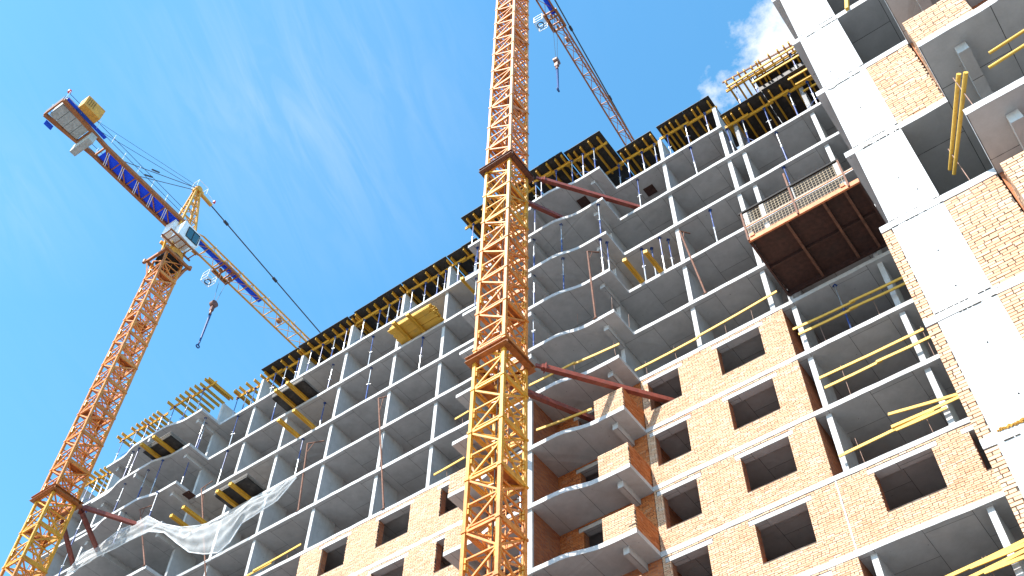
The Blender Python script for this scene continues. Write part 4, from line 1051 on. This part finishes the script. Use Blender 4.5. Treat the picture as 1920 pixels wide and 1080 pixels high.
    for s in (-1, 1):
        pd.tube(q(-0.6, s * 0.15, za), q(-0.55 * Lc, s * w0, zj + 0.1), 0.028, 6); pd.beam(q(-0.31 * Lc, s * 0.4 * 0.9, zj + 2.45 + 0.35), q(-0.36 * Lc, s * 0.42 * 0.95, zj + 2.0 + 0.35), 0.09)
    pd.tube(q(-0.6, 0, za + 0.1), q(-0.85 * Lc, w0, zj + 0.3), 0.018, 5)
    pd.tube(q(-0.65, 0.2, za + 0.2), q(-0.9 * Lc, w0, zj + 1.0), 0.014, 5)
    pd.build('counter_pendant', 'cable', t)
    pj = MB(); e_ = Vector(q(0.62 * L, 0, zj + jh)); s_ = Vector(q(1.2, 0, za - 0.05))
    pj.tube(s_, e_, 0.055, 6)
    for f in (0.06, 0.29, 0.55, 0.8): a_ = s_.lerp(e_, f); b_ = s_.lerp(e_, f + 0.018); pj.beam(a_, b_, 0.2, 0.14)
    pj.build('jib_pendant', 'cable', t)
    # trolley, basket, rope and hook
    hu, z_block, z_end = hook
    tr = MB()
    for s in (-1, 1): tr.beam(q(hu - 0.8, s * (h + 0.1), zj - 0.12), q(hu + 0.8, s * (h + 0.1), zj - 0.12), 0.14, 0.2)
    for d in (-0.75, -0.25, 0.25, 0.75): tr.beam(q(hu + d, -h - 0.1, zj - 0.14), q(hu + d, h + 0.1, zj - 0.14), 0.10, 0.14)
    for d in (-0.5, 0.5): tr.tube(q(hu + d, -0.06, zj - 0.3), q(hu + d, 0.06, zj - 0.3), 0.2, 12)
    tr.build('trolley', 'crane_rust', t)
    bk = MB(); v0, v1 = -h - 0.85, -h - 0.15
    for u in (hu - 0.95, hu - 0.15):
        for v in (v0, v1): bk.beam(q(u, v, zj - 1.0), q(u, v, zj - 0.1), 0.04)
    for z in (zj - 1.0, zj - 0.55, zj - 0.1):
        for v in (v0, v1): bk.beam(q(hu - 0.95, v, z), q(hu - 0.15, v, z), 0.04)
        for u in (hu - 0.95, hu - 0.15): bk.beam(q(u, v0, z), q(u, v1, z), 0.04)
    bk.build('service_basket', 'white_paint', t)
    MB().ring(q(hu - 0.55, (v0 + v1) / 2, zj - 1.02), 0.24, 0.035, 14).build('basket_ring', 'cable', t)
    rp = MB()
    for d in (-0.38, 0.38): rp.tube(q(hu + d, 0, zj - 0.3), q(hu + d * 0.25, 0, z_block + 0.2), 0.016, 5)
    rp.build('hoist_rope', 'cable', t)
    hk = MB(); hk.tube(q(hu, -0.16, z_block), q(hu, 0.16, z_block), 0.30, 14); hk.beam(q(hu, 0, z_block - 0.8), q(hu, 0, z_block + 0.25), 0.22, 0.26); hk.tube(q(hu, 0, z_block - 1.25), q(hu, 0, z_block - 0.7), 0.10, 8)
    hk.build('hook_block', 'dark_collar', t)
    sl = MB(); z = z_block - 1.1
    sl.tube(q(hu, 0, z), q(hu + 0.02, 0, z_end + 0.4), 0.06, 6); sl.tube(q(hu + 0.08, 0.05, z), q(hu + 0.05, 0.03, z_end + 0.6), 0.035, 6); sl.ring(q(hu + 0.02, 0, z_end + 0.22), 0.14, 0.035, 10, (1, 0, 0))
    sl.build('sling', 'sling_blue', t)
    return t
def thing_part_box(t, q, u0, u1, v0, v1, z0, z1):
    b = MB(); P_ = [(u0, v0), (u1, v0), (u1, v1), (u0, v1)]
    b.v = [q(u, v, z0) for u, v in P_] + [q(u, v, z1) for u, v in P_]
    b.f = [(0, 1, 2, 3), (7, 6, 5, 4), (0, 4, 5, 1), (1, 5, 6, 2), (2, 6, 7, 3), (3, 7, 4, 0)]
    o = b.build('winch_housing', 'crane_yellow', t)
    s = MB()
    for i in range(4):
        f = 0.55 + 0.11 * i; u = u0 + (u1 - u0) * f
        s.beam(q(u, v1 + 0.006, z0 + 0.25), q(u, v1 + 0.006, z1 - 0.15), 0.08, 0.015, (0, 1, 0))
    s.build('vent_slot', 'black_steel', o)
    return o
crane('tower_crane', 'nearer tower crane whose lattice mast crosses the middle of the picture', -16.69, 21.3, 1.38, 22.73, 2.26, 73.0, 76.6, -0.088, 0.80, 0.95, 42, 12.5,
      [(45.4, 'dark_collar'), (31.15, 'crane_rust')],
      [((-15.5, 22.55, 45.5), (-12.35, 26.85, 45.4)), ((-17.3, 22.2, 45.4), (-15.5, 25.75, 45.3)), ((-17.9, 22.4, 45.4), (-20.6, 26.4, 45.3)),
       ((-15.55, 22.45, 31.35), (-12.3, 27.0, 31.3)), ((-17.2, 22.1, 31.2), (-15.0, 26.3, 31.0)), ((-17.9, 22.4, 31.2), (-20.6, 26.4, 31.0))],
      (5.9, 69.3, 64.7), jib_mat='crane_rust', mid_blue=(1.0, 5.5))
crane('tower_crane', 'farther tower crane with its whole head and jib against the sky at left', -46.75, 20.75, 1.42, 39.3 - 2.26 * 9, 2.26, 61.7, 66.0, -0.03, 1.12, 1.35, 44, 12.4,
      [(39.4, 'crane_rust')],
      [((-46.0, 21.95, 39.5), (-44.4, 24.9, 39.4)), ((-46.3, 22.0, 39.5), (-48.3, 25.2, 39.3)), ((-47.7, 21.9, 39.4), (-50.6, 25.3, 39.3))],
      (4.6, 62.0, 57.0), mid_blue=(1.2, 8.2))
for o in bpy.data.objects:
    if o.name.split('.')[0] in ('section_joint', 'floor_bars', 'rail_posts', 'lifeline_posts', 'starter_bars', 'joint_seam', 'mounting_foam', 'hand_rail', 'counter_pendant', 'hoist_rope', 'spalled_patch', 'wire_mesh', 'side_mesh', 'mortar_bed'): o['kind'] = 'stuff'
SC.cycles.max_bounces = 7; SC.cycles.diffuse_bounces = 4; SC.cycles.transparent_max_bounces = 12
